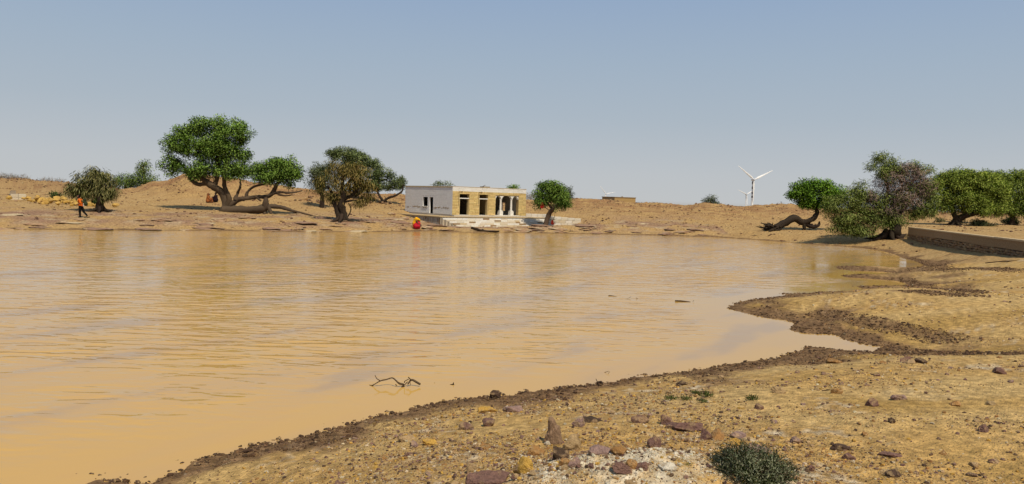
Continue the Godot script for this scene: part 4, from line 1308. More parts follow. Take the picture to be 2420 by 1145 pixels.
	tree("spreading_tree", "green tree cut by the right edge of the photo, behind the retaining wall", "tree",
		[[58.62, 1.89, -90.00, 0.298, 58.69, 2.99, -90.00, 0.273, 58.95, 4.24, -90.00, 0.199, 59.07, 5.48, -90.00, 0.149], [58.61, 2.74, -90.00, 0.199, 57.65, 3.70, -90.00, 0.149, 56.94, 4.67, -90.00, 0.099], [58.69, 2.99, -90.00, 0.199, 60.11, 4.02, -90.00, 0.149, 61.03, 5.04, -90.00, 0.099]],
		[56.21, 6.72, -90.00, 1.691, 0.994, 58.72, 6.21, -90.00, 1.691, 1.691, 60.73, 5.78, -90.00, 1.790, 1.691, 59.84, 4.36, -90.00, 2.188, 1.094, 57.63, 4.69, -90.00, 1.492, 1.293, 55.50, 6.90, -90.00, 0.796, 0.597, 59.13, 7.46, -90.00, 0.994, 0.497, 62.78, 4.85, -90.00, 1.790, 1.492, 56.91, 3.58, -90.00, 1.790, 0.796, 59.41, 3.36, -90.00, 1.989, 0.796, 56.30, 5.39, -90.00, 1.492, 1.094, 55.26, 6.10, -90.00, 1.691, 1.392, 56.13, 4.25, -90.00, 1.790, 0.994, 57.59, 6.77, -90.00, 1.691, 1.193, 57.24, 7.55, -90.00, 0.696, 0.398, 60.61, 7.50, -90.00, 1.293, 0.597], sunny2)

# ------------------------------------------------------------------ people
# one closed skin round tapered bones [ax, ay, az, ra, bx, by, bz, rb], meshed as surface nets
func skin(s: Shape, bones: Array, cell: float, blend: float, col: Color) -> void:
	var lo := Vector3(1e9, 1e9, 1e9)
	var hi := -lo
	for b in bones:
		for q in [[Vector3(b[0], b[1], b[2]), b[3]], [Vector3(b[4], b[5], b[6]), b[7]]]:
			lo = lo.min(q[0] - Vector3.ONE * (q[1] + blend + cell * 2.0))
			hi = hi.max(q[0] + Vector3.ONE * (q[1] + blend + cell * 2.0))
	var nx := int((hi.x - lo.x) / cell) + 2
	var ny := int((hi.y - lo.y) / cell) + 2
	var nz := int((hi.z - lo.z) / cell) + 2
	var f := PackedFloat32Array()
	f.resize(nx * ny * nz)
	f.fill(1.0)
	for b in bones:
		var a := Vector3(b[0], b[1], b[2])
		var e := Vector3(b[4], b[5], b[6])
		var ab := e - a
		var l2 := maxf(ab.length_squared(), 1e-6)
		var m := maxf(b[3], b[7]) + blend + cell * 2.0
		var p0 := (a.min(e) - Vector3.ONE * m - lo) / cell
		var p1 := (a.max(e) + Vector3.ONE * m - lo) / cell
		for z in range(maxi(0, int(p0.z)), mini(nz, int(p1.z) + 1)):
			for y in range(maxi(0, int(p0.y)), mini(ny, int(p1.y) + 1)):
				for x in range(maxi(0, int(p0.x)), mini(nx, int(p1.x) + 1)):
					var p := lo + Vector3(x, y, z) * cell
					var t := clampf((p - a).dot(ab) / l2, 0.0, 1.0)
					var v := p.distance_to(a + ab * t) - lerpf(b[3], b[7], t)
					var k := (z * ny + y) * nx + x
					var h := maxf(blend - absf(f[k] - v), 0.0) / blend
					f[k] = minf(f[k], v) - h * h * blend * 0.25
	var id := {}
	for z in nz - 1:
		for y in ny - 1:
			for x in nx - 1:
				var inside := 0
				for c in 8:
					if f[((z + (c >> 2)) * ny + y + ((c >> 1) & 1)) * nx + x + (c & 1)] < 0.0: inside += 1
				if inside == 0 or inside == 8: continue
				var sum := Vector3.ZERO
				var cnt := 0
				for ed in [[0, 1], [2, 3], [4, 5], [6, 7], [0, 2], [1, 3], [4, 6], [5, 7], [0, 4], [1, 5], [2, 6], [3, 7]]:
					var ca: int = ed[0]
					var cb: int = ed[1]
					var va := f[((z + (ca >> 2)) * ny + y + ((ca >> 1) & 1)) * nx + x + (ca & 1)]
					var vb := f[((z + (cb >> 2)) * ny + y + ((cb >> 1) & 1)) * nx + x + (cb & 1)]
					if (va < 0.0) != (vb < 0.0):
						var t := va / (va - vb)
						sum += Vector3(ca & 1, (ca >> 1) & 1, ca >> 2).lerp(Vector3(cb & 1, (cb >> 1) & 1, cb >> 2), t)
						cnt += 1
				id[(z * ny + y) * nx + x] = s.v.size()
				s.v.append(lo + (Vector3(x, y, z) + sum / cnt) * cell)
				var k := (z * ny + y) * nx + x
				s.n.append(Vector3(f[k + 1] - f[k], f[k + nx] - f[k], f[k + nx * ny] - f[k]).normalized())
				s.c.append(col)
	for z in range(1, nz - 1):
		for y in range(1, ny - 1):
			for x in range(1, nx - 1):
				var k := (z * ny + y) * nx + x
				for ax in [[1, nx, nx * ny], [nx, nx * ny, 1], [nx * ny, 1, nx]]:
					var a_in: bool = f[k] < 0.0
					if a_in == (f[k + ax[0]] < 0.0): continue
					var q := [k, k - ax[1], k - ax[1] - ax[2], k - ax[2]]
					if not (id.has(q[0]) and id.has(q[1]) and id.has(q[2]) and id.has(q[3])): continue
					if a_in: q.reverse()
					for t in [0, 1, 2, 0, 2, 3]:
						s.i.append(id[q[t]])

func fingers(s: Shape, wrist: Vector3, to: Vector3, side: Vector3, col: Color) -> void:
	# palm-rooted, unequal, slightly curled fingers and a thumb
	var d := (to - wrist).normalized()
	var bend := d.cross(side).normalized()
	for k in 4:
		var a := wrist + d * 0.075 + side * (k - 1.5) * 0.018
		var l: float = [0.060, 0.070, 0.066, 0.052][k]
		s.tube([a - d * 0.02, a + d * l * 0.5 + bend * 0.006, a + d * l * 0.85 + bend * 0.024], [0.009, 0.0085, 0.006], 5, col)
	var t := wrist + d * 0.03 + side * 0.035
	s.tube([t - side * 0.012, t + side * 0.02 + d * 0.02, t + side * 0.022 + d * 0.045], [0.011, 0.0095, 0.007], 5, col)

func head(s: Shape, at: Vector3, face: Vector3, col: Color) -> void:
	# skull, jaw, nose, brow and ears on a fine grid of their own
	var up := (Vector3.UP - face * face.y).normalized()
	var sd_ := face.cross(up).normalized()
	var b := []
	for q in [[Vector3(0.02, 0.03, 0), 0.082, Vector3(-0.025, 0.04, 0), 0.085], [Vector3(0.03, -0.01, 0), 0.066, Vector3(0.048, -0.075, 0), 0.036], [Vector3(0.085, 0.012, 0), 0.010, Vector3(0.105, -0.022, 0), 0.014], [Vector3(0.078, 0.03, -0.03), 0.012, Vector3(0.078, 0.03, 0.03), 0.012], [Vector3(0, 0.0, -0.078), 0.018, Vector3(-0.01, -0.03, -0.078), 0.014], [Vector3(0, 0.0, 0.078), 0.018, Vector3(-0.01, -0.03, 0.078), 0.014], [Vector3(0.082, -0.05, -0.018), 0.010, Vector3(0.082, -0.05, 0.018), 0.010]]:
		var p: Vector3 = at + face * q[0].x + up * q[0].y + sd_ * q[0].z
		var e: Vector3 = at + face * q[2].x + up * q[2].y + sd_ * q[2].z
		b.append([p.x, p.y, p.z, q[1], e.x, e.y, e.z, q[3]])
	skin(s, b, 0.014, 0.012, col)
	for k in [-1.0, 1.0]:
		var e: Vector3 = at + face * 0.083 + up * 0.008 + sd_ * 0.032 * k
		s.tube([e - face * 0.01, e + face * 0.006], [0.011, 0.007], 6, lin(0.02, 0.015, 0.012))

func cloth_part(called: String, bones: Array, cell: float, blend: float, col: Color, parent: Node3D) -> void:
	var s := Shape.new()
	skin(s, bones, cell, blend, col)
	# folds
	for k in s.v.size():
		var p: Vector3 = s.v[k]
		var f := n_vol.get_noise_3d(p.x * 16.0 + parent.position.x, p.y * 4.0, p.z * 16.0)
		s.v[k] = p + s.n[k] * f * 0.03
		s.c[k] = Color(col.r, col.g, col.b) * (1.0 + 0.1 * n_vol.get_noise_3d(p.x * 9.0, p.y * 9.0 + 5.0, p.z * 9.0))
	var fresh := SurfaceTool.new()
	fresh.create_from(s.done(), 0)
	fresh.generate_normals()
	part(called, fresh.commit(), M.cloth, parent)
	return

func build_people() -> void:
	rng.seed = 500
	var brown := lin(0.13, 0.068, 0.04)
	# walking to the left along the shore
	var w := Vector2(-30.58, 54.15)
	var p := tag(thing("person", Vector3(w.x, ground(w.x, w.y), -w.y), 0.15), "person in orange shirt and black trousers walking left along the far shore", "person")
	var s := Shape.new()
	var arms := [[-0.03, 1.27, 0.17, 0.05, 0.05, 1.03, 0.20, 0.038], [0.05, 1.03, 0.20, 0.036, -0.14, 0.97, 0.17, 0.026], [-0.05, 1.27, -0.17, 0.05, -0.05, 1.02, -0.22, 0.038], [-0.05, 1.02, -0.22, 0.036, -0.22, 0.93, -0.16, 0.026]]
	var hands := [[-0.14, 0.97, 0.17, 0.03, -0.20, 0.955, 0.165, 0.034], [-0.22, 0.93, -0.16, 0.03, -0.28, 0.92, -0.15, 0.034]]
	var legs := [[0.0, 0.82, 0.09, 0.085, -0.04, 0.45, 0.08, 0.056], [-0.04, 0.45, 0.08, 0.054, -0.01, 0.08, 0.08, 0.036], [0.0, 0.82, -0.09, 0.085, 0.14, 0.46, -0.09, 0.056], [0.14, 0.46, -0.09, 0.054, 0.37, 0.17, -0.09, 0.036]]
	var feet := [[-0.01, 0.07, 0.08, 0.038, -0.15, 0.035, 0.085, 0.030], [0.37, 0.16, -0.09, 0.038, 0.35, 0.04, -0.09, 0.028]]
	var trunk := [[0.0, 0.86, 0.06, 0.11, -0.01, 0.86, -0.06, 0.11], [0.0, 0.90, 0, 0.125, -0.05, 1.18, 0, 0.135], [-0.04, 1.25, 0.12, 0.07, -0.04, 1.25, -0.12, 0.07]]
	skin(s, trunk + arms + hands + legs + feet + [[-0.06, 1.28, 0, 0.055, -0.13, 1.40, 0, 0.048]], 0.034, 0.04, brown)
	fingers(s, Vector3(-0.16, 0.965, 0.168), Vector3(-0.26, 0.94, 0.16), Vector3(0, 0, 1), brown)
	fingers(s, Vector3(-0.24, 0.925, -0.155), Vector3(-0.34, 0.91, -0.15), Vector3(0, 0, 1), brown)
	head(s, Vector3(-0.16, 1.46, 0), Vector3(-0.93, -0.37, 0.0), brown)
	part("body", s.done(), M.skin, p)
	var grow := func(bs: Array, by: float) -> Array:
		var out := []
		for b in bs:
			out.append([b[0], b[1], b[2], b[3] + by, b[4], b[5], b[6], b[7] + by])
		return out
	cloth_part("shirt", (grow as Callable).call(trunk, 0.02) + (grow as Callable).call([arms[0], arms[2]], 0.022), 0.032, 0.04, lin(0.72, 0.15, 0.02), p)
	cloth_part("trousers", (grow as Callable).call(legs, 0.022) + [[0.0, 0.84, 0.06, 0.12, 0.0, 0.84, -0.06, 0.12]], 0.032, 0.03, lin(0.014, 0.013, 0.015), p)
	cloth_part("hair", [[-0.15, 1.52, 0, 0.082, -0.11, 1.49, 0, 0.092], [-0.20, 1.545, 0, 0.05, -0.15, 1.55, 0, 0.06]], 0.02, 0.02, lin(0.012, 0.010, 0.009), p)
	var bag := tag(thing("bundle", p.position + Vector3(0.18, 0.0, -0.05)), "dark green bundle with a white cloth slung behind the walking person in orange", "bundle")
	cloth_part("sack", [[0.08, 1.10, 0.02, 0.12, 0.16, 0.98, 0.02, 0.14], [0.05, 1.26, 0.02, 0.09, 0.09, 1.28, 0.02, 0.09]], 0.03, 0.06, lin(0.035, 0.045, 0.025), bag)
	cloth_part("strap", [[-0.22, 1.31, 0.14, 0.02, 0.06, 1.13, 0.16, 0.025]], 0.02, 0.01, lin(0.05, 0.09, 0.045), bag)
	cloth_part("white_cloth", [[0.03, 0.98, 0.08, 0.05, 0.15, 1.03, 0.08, 0.045], [0.02, 0.84, 0.08, 0.05, 0.06, 0.97, 0.08, 0.05]], 0.025, 0.05, lin(0.72, 0.70, 0.64), bag)

	# a woman bent over washing at the edge of the water, facing right
	var q := Vector2(-8.12, 64.48)
	var wm := tag(thing("person", Vector3(q.x, ground(q.x, q.y), -q.y), -0.25), "person in yellow veil and red skirt crouching at the water's edge below the steps", "person")
	s = Shape.new()
	skin(s, [[-0.12, 0.30, 0.08, 0.10, 0.16, 0.48, 0.12, 0.06], [0.16, 0.48, 0.12, 0.058, 0.05, 0.08, 0.12, 0.04], [-0.12, 0.30, -0.08, 0.10, 0.16, 0.48, -0.12, 0.06], [0.16, 0.48, -0.12, 0.058, 0.05, 0.08, -0.12, 0.04], [0.05, 0.05, 0.12, 0.035, 0.20, 0.035, 0.12, 0.028], [0.05, 0.05, -0.12, 0.035, 0.20, 0.035, -0.12, 0.028], [-0.14, 0.32, 0, 0.14, 0.02, 0.68, 0, 0.13], [0.04, 0.70, 0.15, 0.05, 0.22, 0.50, 0.20, 0.035], [0.22, 0.50, 0.20, 0.035, 0.40, 0.30, 0.12, 0.026], [0.04, 0.70, -0.15, 0.05, 0.22, 0.50, -0.20, 0.035], [0.22, 0.50, -0.20, 0.035, 0.40, 0.30, -0.10, 0.026], [0.40, 0.30, 0.12, 0.03, 0.45, 0.25, 0.11, 0.03], [0.40, 0.30, -0.10, 0.03, 0.45, 0.25, -0.09, 0.03], [0.03, 0.74, 0, 0.05, 0.20, 0.72, 0, 0.05]], 0.034, 0.04, brown)
	fingers(s, Vector3(0.41, 0.29, 0.12), Vector3(0.48, 0.20, 0.11), Vector3(0, 0, 1), brown)
	fingers(s, Vector3(0.41, 0.29, -0.10), Vector3(0.48, 0.20, -0.09), Vector3(0, 0, 1), brown)
	head(s, Vector3(0.28, 0.69, 0.02), Vector3(0.75, -0.62, 0.22).normalized(), brown)
	part("body", s.done(), M.skin, wm)
	cloth_part("veil", [[0.25, 0.75, 0.0, 0.105, 0.02, 0.80, 0, 0.15], [0.0, 0.78, 0, 0.17, -0.16, 0.46, 0, 0.17], [-0.18, 0.45, 0.05, 0.12, -0.24, 0.12, 0.04, 0.07], [0.28, 0.79, 0.06, 0.05, 0.38, 0.66, 0.10, 0.03]], 0.034, 0.06, lin(0.80, 0.40, 0.02), wm)
	cloth_part("skirt", [[-0.02, 0.34, 0, 0.20, 0.24, 0.46, 0.06, 0.15], [0.02, 0.20, 0.04, 0.22, 0.26, 0.22, 0.06, 0.17], [0.0, 0.08, 0.06, 0.10, 0.30, 0.08, 0.06, 0.09], [-0.16, 0.30, 0, 0.16, -0.10, 0.12, 0, 0.12]], 0.034, 0.06, lin(0.55, 0.025, 0.04), wm)

	# two people sitting in the shade of the leaning tree
	for k in 2:
		var g := Vector2(-29.60, 74.51) if k == 0 else Vector2(-29.28, 75.27)
		var label: String = ["seated person wrapped in a brown cloth in the leaning tree's shade", "seated person in black and dark red clothes close to the leaning trunk"][k]
		var o := tag(thing("person", Vector3(g.x, ground(g.x, g.y), -g.y), [0.2, 2.7][k]), label, "person", "people sitting under the leaning tree")
		s = Shape.new()
		skin(s, [[-0.10, 0.16, 0.09, 0.10, 0.22, 0.42, 0.12, 0.06], [0.22, 0.42, 0.12, 0.056, 0.30, 0.07, 0.10, 0.04], [-0.10, 0.16, -0.09, 0.10, 0.22, 0.42, -0.12, 0.06], [0.22, 0.42, -0.12, 0.056, 0.30, 0.07, -0.10, 0.04], [0.30, 0.05, 0.10, 0.035, 0.42, 0.035, 0.10, 0.028], [0.30, 0.05, -0.10, 0.035, 0.42, 0.035, -0.10, 0.028], [-0.12, 0.18, 0, 0.14, -0.06, 0.56, 0, 0.13], [-0.05, 0.58, 0.16, 0.05, 0.08, 0.36, 0.22, 0.036], [0.08, 0.36, 0.22, 0.034, 0.26, 0.42, 0.12, 0.026], [-0.05, 0.58, -0.16, 0.05, 0.08, 0.36, -0.22, 0.036], [0.08, 0.36, -0.22, 0.034, 0.26, 0.42, -0.10, 0.026], [-0.05, 0.62, 0, 0.052, -0.03, 0.74, 0, 0.048]], 0.036, 0.04, brown)
		fingers(s, Vector3(0.25, 0.42, 0.12), Vector3(0.34, 0.43, 0.08), Vector3(0, 0, 1), brown)
		fingers(s, Vector3(0.25, 0.42, -0.10), Vector3(0.34, 0.43, -0.06), Vector3(0, 0, 1), brown)
		head(s, Vector3(-0.02, 0.82, 0), Vector3(0.97, -0.22, 0), brown)
		part("body", s.done(), M.skin, o)
		var dress: Color = [lin(0.30, 0.105, 0.035), lin(0.022, 0.014, 0.018)][k]
		cloth_part("robe", [[-0.12, 0.20, 0, 0.19, -0.06, 0.56, 0, 0.165], [-0.06, 0.58, 0.14, 0.075, 0.06, 0.36, 0.21, 0.06], [-0.06, 0.58, -0.14, 0.075, 0.06, 0.36, -0.21, 0.06], [-0.05, 0.17, 0.1, 0.14, 0.22, 0.40, 0.12, 0.09], [-0.05, 0.17, -0.1, 0.14, 0.22, 0.40, -0.12, 0.09], [0.22, 0.40, 0.0, 0.12, 0.26, 0.12, 0, 0.13]], 0.036, 0.05, dress, o)
		cloth_part("head_cloth" if k == 0 else "hair", [[-0.05, 0.87, 0, 0.095, -0.06, 0.80, 0, 0.10], [-0.08, 0.76, 0, 0.09, -0.11, 0.60, 0, 0.10]] if k == 0 else [[-0.04, 0.88, 0, 0.09, -0.06, 0.83, 0, 0.095]], 0.024, 0.03, [lin(0.20, 0.07, 0.03), lin(0.014, 0.011, 0.01)][k], o)

	# rags hung in the small tree by the steps
	for k in 2:
		var at := Vector3(2.88, 2.63, -76.60) if k == 0 else Vector3(3.93, 0.90, -76.20)
		var c := tag(thing("red_cloth", at), ["bright red rag hanging in the left side of the small slanting tree", "dark red rag on a low twig at the right end of the steps"][k], "cloth")
		var sh := Shape.new()
		var ww: float = [0.42, 0.36][k]
		var ht: float = [0.62, 0.46][k]
		var col: Color = [lin(0.42, 0.025, 0.025), lin(0.27, 0.035, 0.02)][k]
		var prev := []
		for r in 9:
			var row := []
			for e in 9:
				var u := e / 8.0 - 0.5
				var v := r / 8.0
				row.append(Vector3(u * ww * (0.25 + 0.75 * sqrt(v)) + 0.05 * v, -ht * v * (1.0 - 0.25 * absf(u)), 0.05 * sin(u * 17.0 + k) * (0.3 + v)))
			if r:
				for e in 8:
					sh.quad(prev[e], prev[e + 1], row[e + 1], row[e], col)
					sh.quad(row[e] + Vector3(0, 0, -0.008), row[e + 1] + Vector3(0, 0, -0.008), prev[e + 1] + Vector3(0, 0, -0.008), prev[e] + Vector3(0, 0, -0.008), col)
			prev = row
		part("drape", sh.done(), M.cloth, c)
		var tw := Shape.new()
		tw.tube([Vector3(-0.3, 0.0, 0), Vector3(0.1, 0.02, 0), Vector3(0.45, 0.18, 0)], [0.014, 0.016, 0.01], 5, lin(0.05, 0.035, 0.025))
		if k: tw.tube([Vector3(0.1, 0.02, 0), Vector3(0.2, 0.35, -0.1), Vector3(0.3, 0.75, -0.2)], [0.014, 0.014, 0.01], 5, lin(0.05, 0.035, 0.025))
		part("twig", tw.done(), M.bark, c)

# ------------------------------------------------------------------ stones
var ico_v := []
var ico_f := []

func icosphere(sub: int) -> Array:
	var t := (1.0 + sqrt(5.0)) / 2.0
	var v := []
	for q in [[-1, t, 0], [1, t, 0], [-1, -t, 0], [1, -t, 0], [0, -1, t], [0, 1, t], [0, -1, -t], [0, 1, -t], [t, 0, -1], [t, 0, 1], [-t, 0, -1], [-t, 0, 1]]:
		v.append(Vector3(q[0], q[1], q[2]).normalized())
	var f := [[0, 11, 5], [0, 5, 1], [0, 1, 7], [0, 7, 10], [0, 10, 11], [1, 5, 9], [5, 11, 4], [11, 10, 2], [10, 7, 6], [7, 1, 8], [3, 9, 4], [3, 4, 2], [3, 2, 6], [3, 6, 8], [3, 8, 9], [4, 9, 5], [2, 4, 11], [6, 2, 10], [8, 6, 7], [9, 8, 1]]
	for k in sub:
		var mid := {}
		var nf := []
		for tr in f:
			var m := []
			for e in 3:
				var a: int = tr[e]
				var b: int = tr[(e + 1) % 3]
				var key := mini(a, b) * 100000 + maxi(a, b)
				if not mid.has(key):
					mid[key] = v.size()
					v.append(((v[a] + v[b]) * 0.5).normalized())
				m.append(mid[key])
			nf.append([tr[0], m[0], m[2]])
			nf.append([tr[1], m[1], m[0]])
			nf.append([tr[2], m[2], m[1]])
			nf.append([m[0], m[1], m[2]])
		f = nf
	return [v, f]

# a broken stone: a ball cut by planes, roughened; size is its half extents
func stone(sub: int, cuts: int, size: Vector3, rough: float, col: Color, streak: Color = Color(-1, 0, 0)) -> ArrayMesh:
	var ic := icosphere(sub)
	var planes := []
	for k in cuts:
		planes.append([rdir(), rng.randf_range(0.48, 0.82)])
	var v := []
	var seed_at := Vector3(rng.randf(), rng.randf(), rng.randf()) * 50.0
	for p in ic[0]:
		var r := 1.0
		for pl in planes:
			var dt: float = p.dot(pl[0])
			if dt > 0.05: r = minf(r, pl[1] / dt)
		r *= 1.0 + rough * n_vol.get_noise_3dv(p * 3.5 + seed_at)
		v.append(p * r * size)
	var s := Shape.new()
	for t in ic[1]:
		var c := col
		if streak.r >= 0.0:
			var m: Vector3 = (v[t[0]] + v[t[1]] + v[t[2]]) / 3.0
			c = col.lerp(streak, clampf(n_vol.get_noise_3dv(m / size.x * 2.2 + seed_at) * 3.0, 0.0, 1.0))
		s.tri(v[t[0]], v[t[2]], v[t[1]], c)
	return s.done()

func rest(called: String, mesh: Mesh, x: float, d: float, sink: float, turn: float, label: String, category := "stone", group := "", m: Material = null) -> Node3D:
	var o := part(called, mesh, m if m else M.rock, null, Vector3(x, ground(x, d) + sink, -d))
	o.rotation = Vector3(rng.randf_range(-0.12, 0.12), turn, rng.randf_range(-0.12, 0.12))
	tag(o, label, category, group)
	return o

func scatter(called: String, meshes: Array, places: Array, kind_label: String, category: String) -> void:
	# uncountable small stones: a few shapes, thousands of copies
	for k in meshes.size():
		var mine := []
		for j in range(k, places.size(), meshes.size()):
			mine.append(places[j])
		var mm := MultiMesh.new()
		mm.transform_format = MultiMesh.TRANSFORM_3D
		mm.use_colors = true
		mm.mesh = meshes[k]
		mm.instance_count = mine.size()
		for j in mine.size():
			mm.set_instance_transform(j, mine[j][0])
			mm.set_instance_color(j, mine[j][1])
		var o := MultiMeshInstance3D.new()
		o.name = numbered(called)
		o.multimesh = mm
		o.material_override = M.rock
		add_child(o)
		tag(o, kind_label, category, "", "stuff")

func build_rocks() -> void:
	rng.seed = 620
	var purple := lin(0.205, 0.115, 0.088)
	var mauve := lin(0.31, 0.20, 0.165)
	var ochre := lin(0.56, 0.33, 0.075)
	var tan := lin(0.46, 0.31, 0.155)
	var dark := lin(0.095, 0.058, 0.038)
	var pale := lin(0.68, 0.60, 0.46)
	var rust := lin(0.38, 0.20, 0.07)
	# the stones that stand out: x, d, width, height, colour, label
	var known := [
		[-0.11, 5.63, 0.286, 0.143, purple, "large rough purple-brown rock cut by the bottom edge, left of the yellow one"],
		[0.14, 5.67, 0.157, 0.125, ochre, "flat bright yellow-ochre rock with grey stains near the bottom edge"],
		[0.42, 5.79, 0.134, 0.109, dark, "dark brown jagged rock below the standing stone"],
		[0.63, 7.17, 0.214, 0.135, tan, "ribbed tan-brown rock leaning right of the standing stone"],
		[0.71, 5.67, 0.182, 0.094, mauve, "broad mauve rock on the whitish mound"],
		[0.84, 5.58, 0.117, 0.074, rust, "orange-tan rock touching the broad mauve one"],
		[0.41, 7.39, 0.061, 0.045, pale, "small white stone at the foot of the standing stone"],
		[0.79, 8.14, 0.135, 0.108, mauve, "grey-mauve rock behind the standing stone, on its right"],
		[0.96, 8.37, 0.204, 0.065, dark, "long dark flat stone on the crest of the mound"],
		[-0.22, 8.85, 0.152, 0.108, purple, "square purple-brown stone with a pale top, alone in the gravel"],
		[-0.46, 8.72, 0.135, 0.096, purple, "rounded purple-brown stone left of the square one"],
		[-0.26, 10.19, 0.197, 0.090, ochre, "pale yellow slab-like stone near the mud"],
		[0.07, 9.96, 0.209, 0.110, mauve, "mauve lump of stone half sunk in the mud edge"],
		[-0.17, 11.21, 0.173, 0.112, dark, "dark muddy boulder right at the waterline"],
		[-0.98, 8.04, 0.102, 0.075, mauve, "mauve cube-like stone beside a yellow flat one"],
		[-0.82, 8.07, 0.143, 0.071, ochre, "yellow flat stone beside a mauve cube-like one"],
		[-1.11, 8.43, 0.196, 0.061, tan, "pale tan flat stone, leftmost of a trio in the gravel"],
		[-0.19, 7.32, 0.105, 0.061, rust, "brown wedge of stone in the open gravel left of the standing stone"],
		[-0.27, 6.40, 0.088, 0.092, tan, "tan upright stone behind the large purple rock"],
		[0.29, 6.91, 0.168, 0.099, rust, "crumbling orange-brown rock above the yellow-ochre one"],
		[0.50, 5.45, 0.072, 0.078, mauve, "upright bluish-mauve stone below the dark jagged rock"],
		[0.44, 5.53, 0.086, 0.067, rust, "rounded orange-brown stone left of an upright mauve one"],
		[1.74, 8.23, 0.136, 0.127, purple, "pointed purple stone, tallest of the row on the mound crest"],
		[1.46, 8.24, 0.146, 0.082, purple, "purple stone at the left of the row on the mound crest"],
		[1.75, 7.96, 0.141, 0.070, purple, "low purple stone in front of the pointed one"],
		[1.91, 7.88, 0.253, 0.096, purple, "long purple-brown rock in the row on the mound crest"],
		[1.97, 7.43, 0.115, 0.099, purple, "tilted purple rock at the right end of the mound crest"],
		[2.09, 7.46, 0.181, 0.091, rust, "ochre-brown oblong rock right of the mound crest"],
		[2.20, 7.13, 0.134, 0.071, ochre, "yellow oblong stone just above the spiny grey-green bush"],
		[1.41, 7.20, 0.131, 0.103, purple, "dark round mauve boulder alone on the whitish slope"],
		[2.31, 7.52, 0.150, 0.071, mauve, "mauve stone above the yellow oblong one"],
		[2.29, 6.81, 0.233, 0.060, mauve, "flat mauve slab behind the spiny grey-green bush"],
		[1.15, 5.31, 0.112, 0.053, pale, "white flat stone on the whitish slope"],
		[0.81, 5.27, 0.134, 0.058, purple, "purple-brown slanting stone near the bottom edge"],
		[0.88, 5.31, 0.082, 0.070, rust, "orange slab leaning on a purple-brown slanting stone"],
		[0.97, 5.31, 0.111, 0.050, purple, "brown angular stone right of the leaning orange slab"],
		[4.23, 9.69, 0.118, 0.080, rust, "orange-brown boulder standing alone on pale sand"],
		[3.52, 9.86, 0.152, 0.076, tan, "low tan-brown stone on the sand left of the orange-brown boulder"],
		[2.98, 8.89, 0.098, 0.069, purple, "small round brown stone right of the green tufts"],
		[4.82, 9.28, 0.164, 0.087, mauve, "smooth grey-mauve oblong boulder on the flat sand"],
		[4.29, 8.88, 0.128, 0.108, purple, "upright brown stone left of the grey-mauve oblong boulder"],
		[5.27, 8.87, 0.118, 0.074, rust, "red-brown block right of the grey-mauve oblong boulder"],
		[4.84, 7.66, 0.110, 0.072, purple, "purple boulder near the right edge"],
		[6.66, 12.69, 0.224, 0.112, purple, "largest stone of the small heap beside the muddy inlet"],
		[6.54, 12.28, 0.149, 0.081, tan, "pale stone leaning in the small heap beside the muddy inlet"],
		[6.69, 12.27, 0.163, 0.095, dark, "dark stone at the right of the small heap beside the muddy inlet"],
		[7.26, 11.18, 0.185, 0.087, purple, "brown stone near the right edge, level with the muddy inlet"],
		[3.14, 7.01, 0.155, 0.054, dark, "long black-brown stone right of the spiny grey-green bush"],
		[3.07, 6.75, 0.112, 0.060, purple, "grey-brown stone below the long black-brown one"],
		[3.21, 6.20, 0.123, 0.068, dark, "dark boulder at the bottom of the sandy flat"],
		[3.16, 6.27, 0.090, 0.042, tan, "pale flat stone touching the dark boulder at the bottom"],
		[3.46, 6.77, 0.150, 0.049, purple, "flat reddish-purple stone in the middle of the sandy flat"],
		[2.79, 7.25, 0.112, 0.060, mauve, "mauve stone between the spiny bush and the long black-brown stone"],
		[2.54, 6.24, 0.083, 0.059, purple, "rounded brown stone right of the spiny bush near the bottom edge"],
		[5.77, 13.45, 0.223, 0.089, rust, "ochre and purple stone at the landward edge of the mud"],
		[2.72, 11.76, 0.182, 0.071, dark, "dark flat stone at the landward edge of the mud"],
	]
	for k in known.size():
		var q: Array = known[k]
		var w: float = q[2] * 0.5
		var h: float = q[3] * 0.62
		var c: Color = q[4]
		var m := stone(3 if w > 0.05 else 2, 13, Vector3(w * 1.35, h * 1.35, w * rng.randf_range(0.85, 1.1)), 0.16, vary(c, 0.08), vary(c.lerp(mauve if k == 1 else tan, 0.55), 0.1))
		rest("stone", m, q[0], q[1], h * 0.35, rng.randf_range(-0.5, 0.5), q[5])
	# the standing stone
	var st := [0.46, 7.45, 0.128, 0.272]
	var pil := Shape.new()
	var ic := icosphere(3)
	var vv := []
	for p in ic[0]:
		var y: float = p.y
		var r: float = 1.0 + 0.34 * n_vol.get_noise_3dv(p * 3.2 + Vector3(9, 2, 5))
		for pl in [[Vector3(0.9, 0.2, 0.4), 0.62], [Vector3(-0.8, 0.1, 0.6), 0.6], [Vector3(0.2, 0, 1), 0.6], [Vector3(-0.9, 0.35, -0.3), 0.6], [Vector3(0.6, 0.7, 0.2), 0.72], [Vector3(0.5, -0.1, -0.9), 0.6]]:
			var dt: float = p.dot(pl[0].normalized())
			if dt > 0.05: r = minf(r, pl[1] / dt * (1.0 + 0.12 * n_vol.get_noise_3dv(p * 7.0)))
		var nar := 1.0 - 0.34 * smoothstep(0.18, 0.26, y - 0.25 * p.x) + 0.10 * smoothstep(-0.1, -0.6, y)
		vv.append(Vector3(p.x * r * nar * st[2] * 0.82 - 0.02 * y, y * st[3] * 0.60 + st[3] * 0.45, p.z * r * nar * st[2] * 0.7))
	for t in ic[1]:
		pil.tri(vv[t[0]], vv[t[2]], vv[t[1]], vary(lin(0.30, 0.19, 0.115), 0.08))
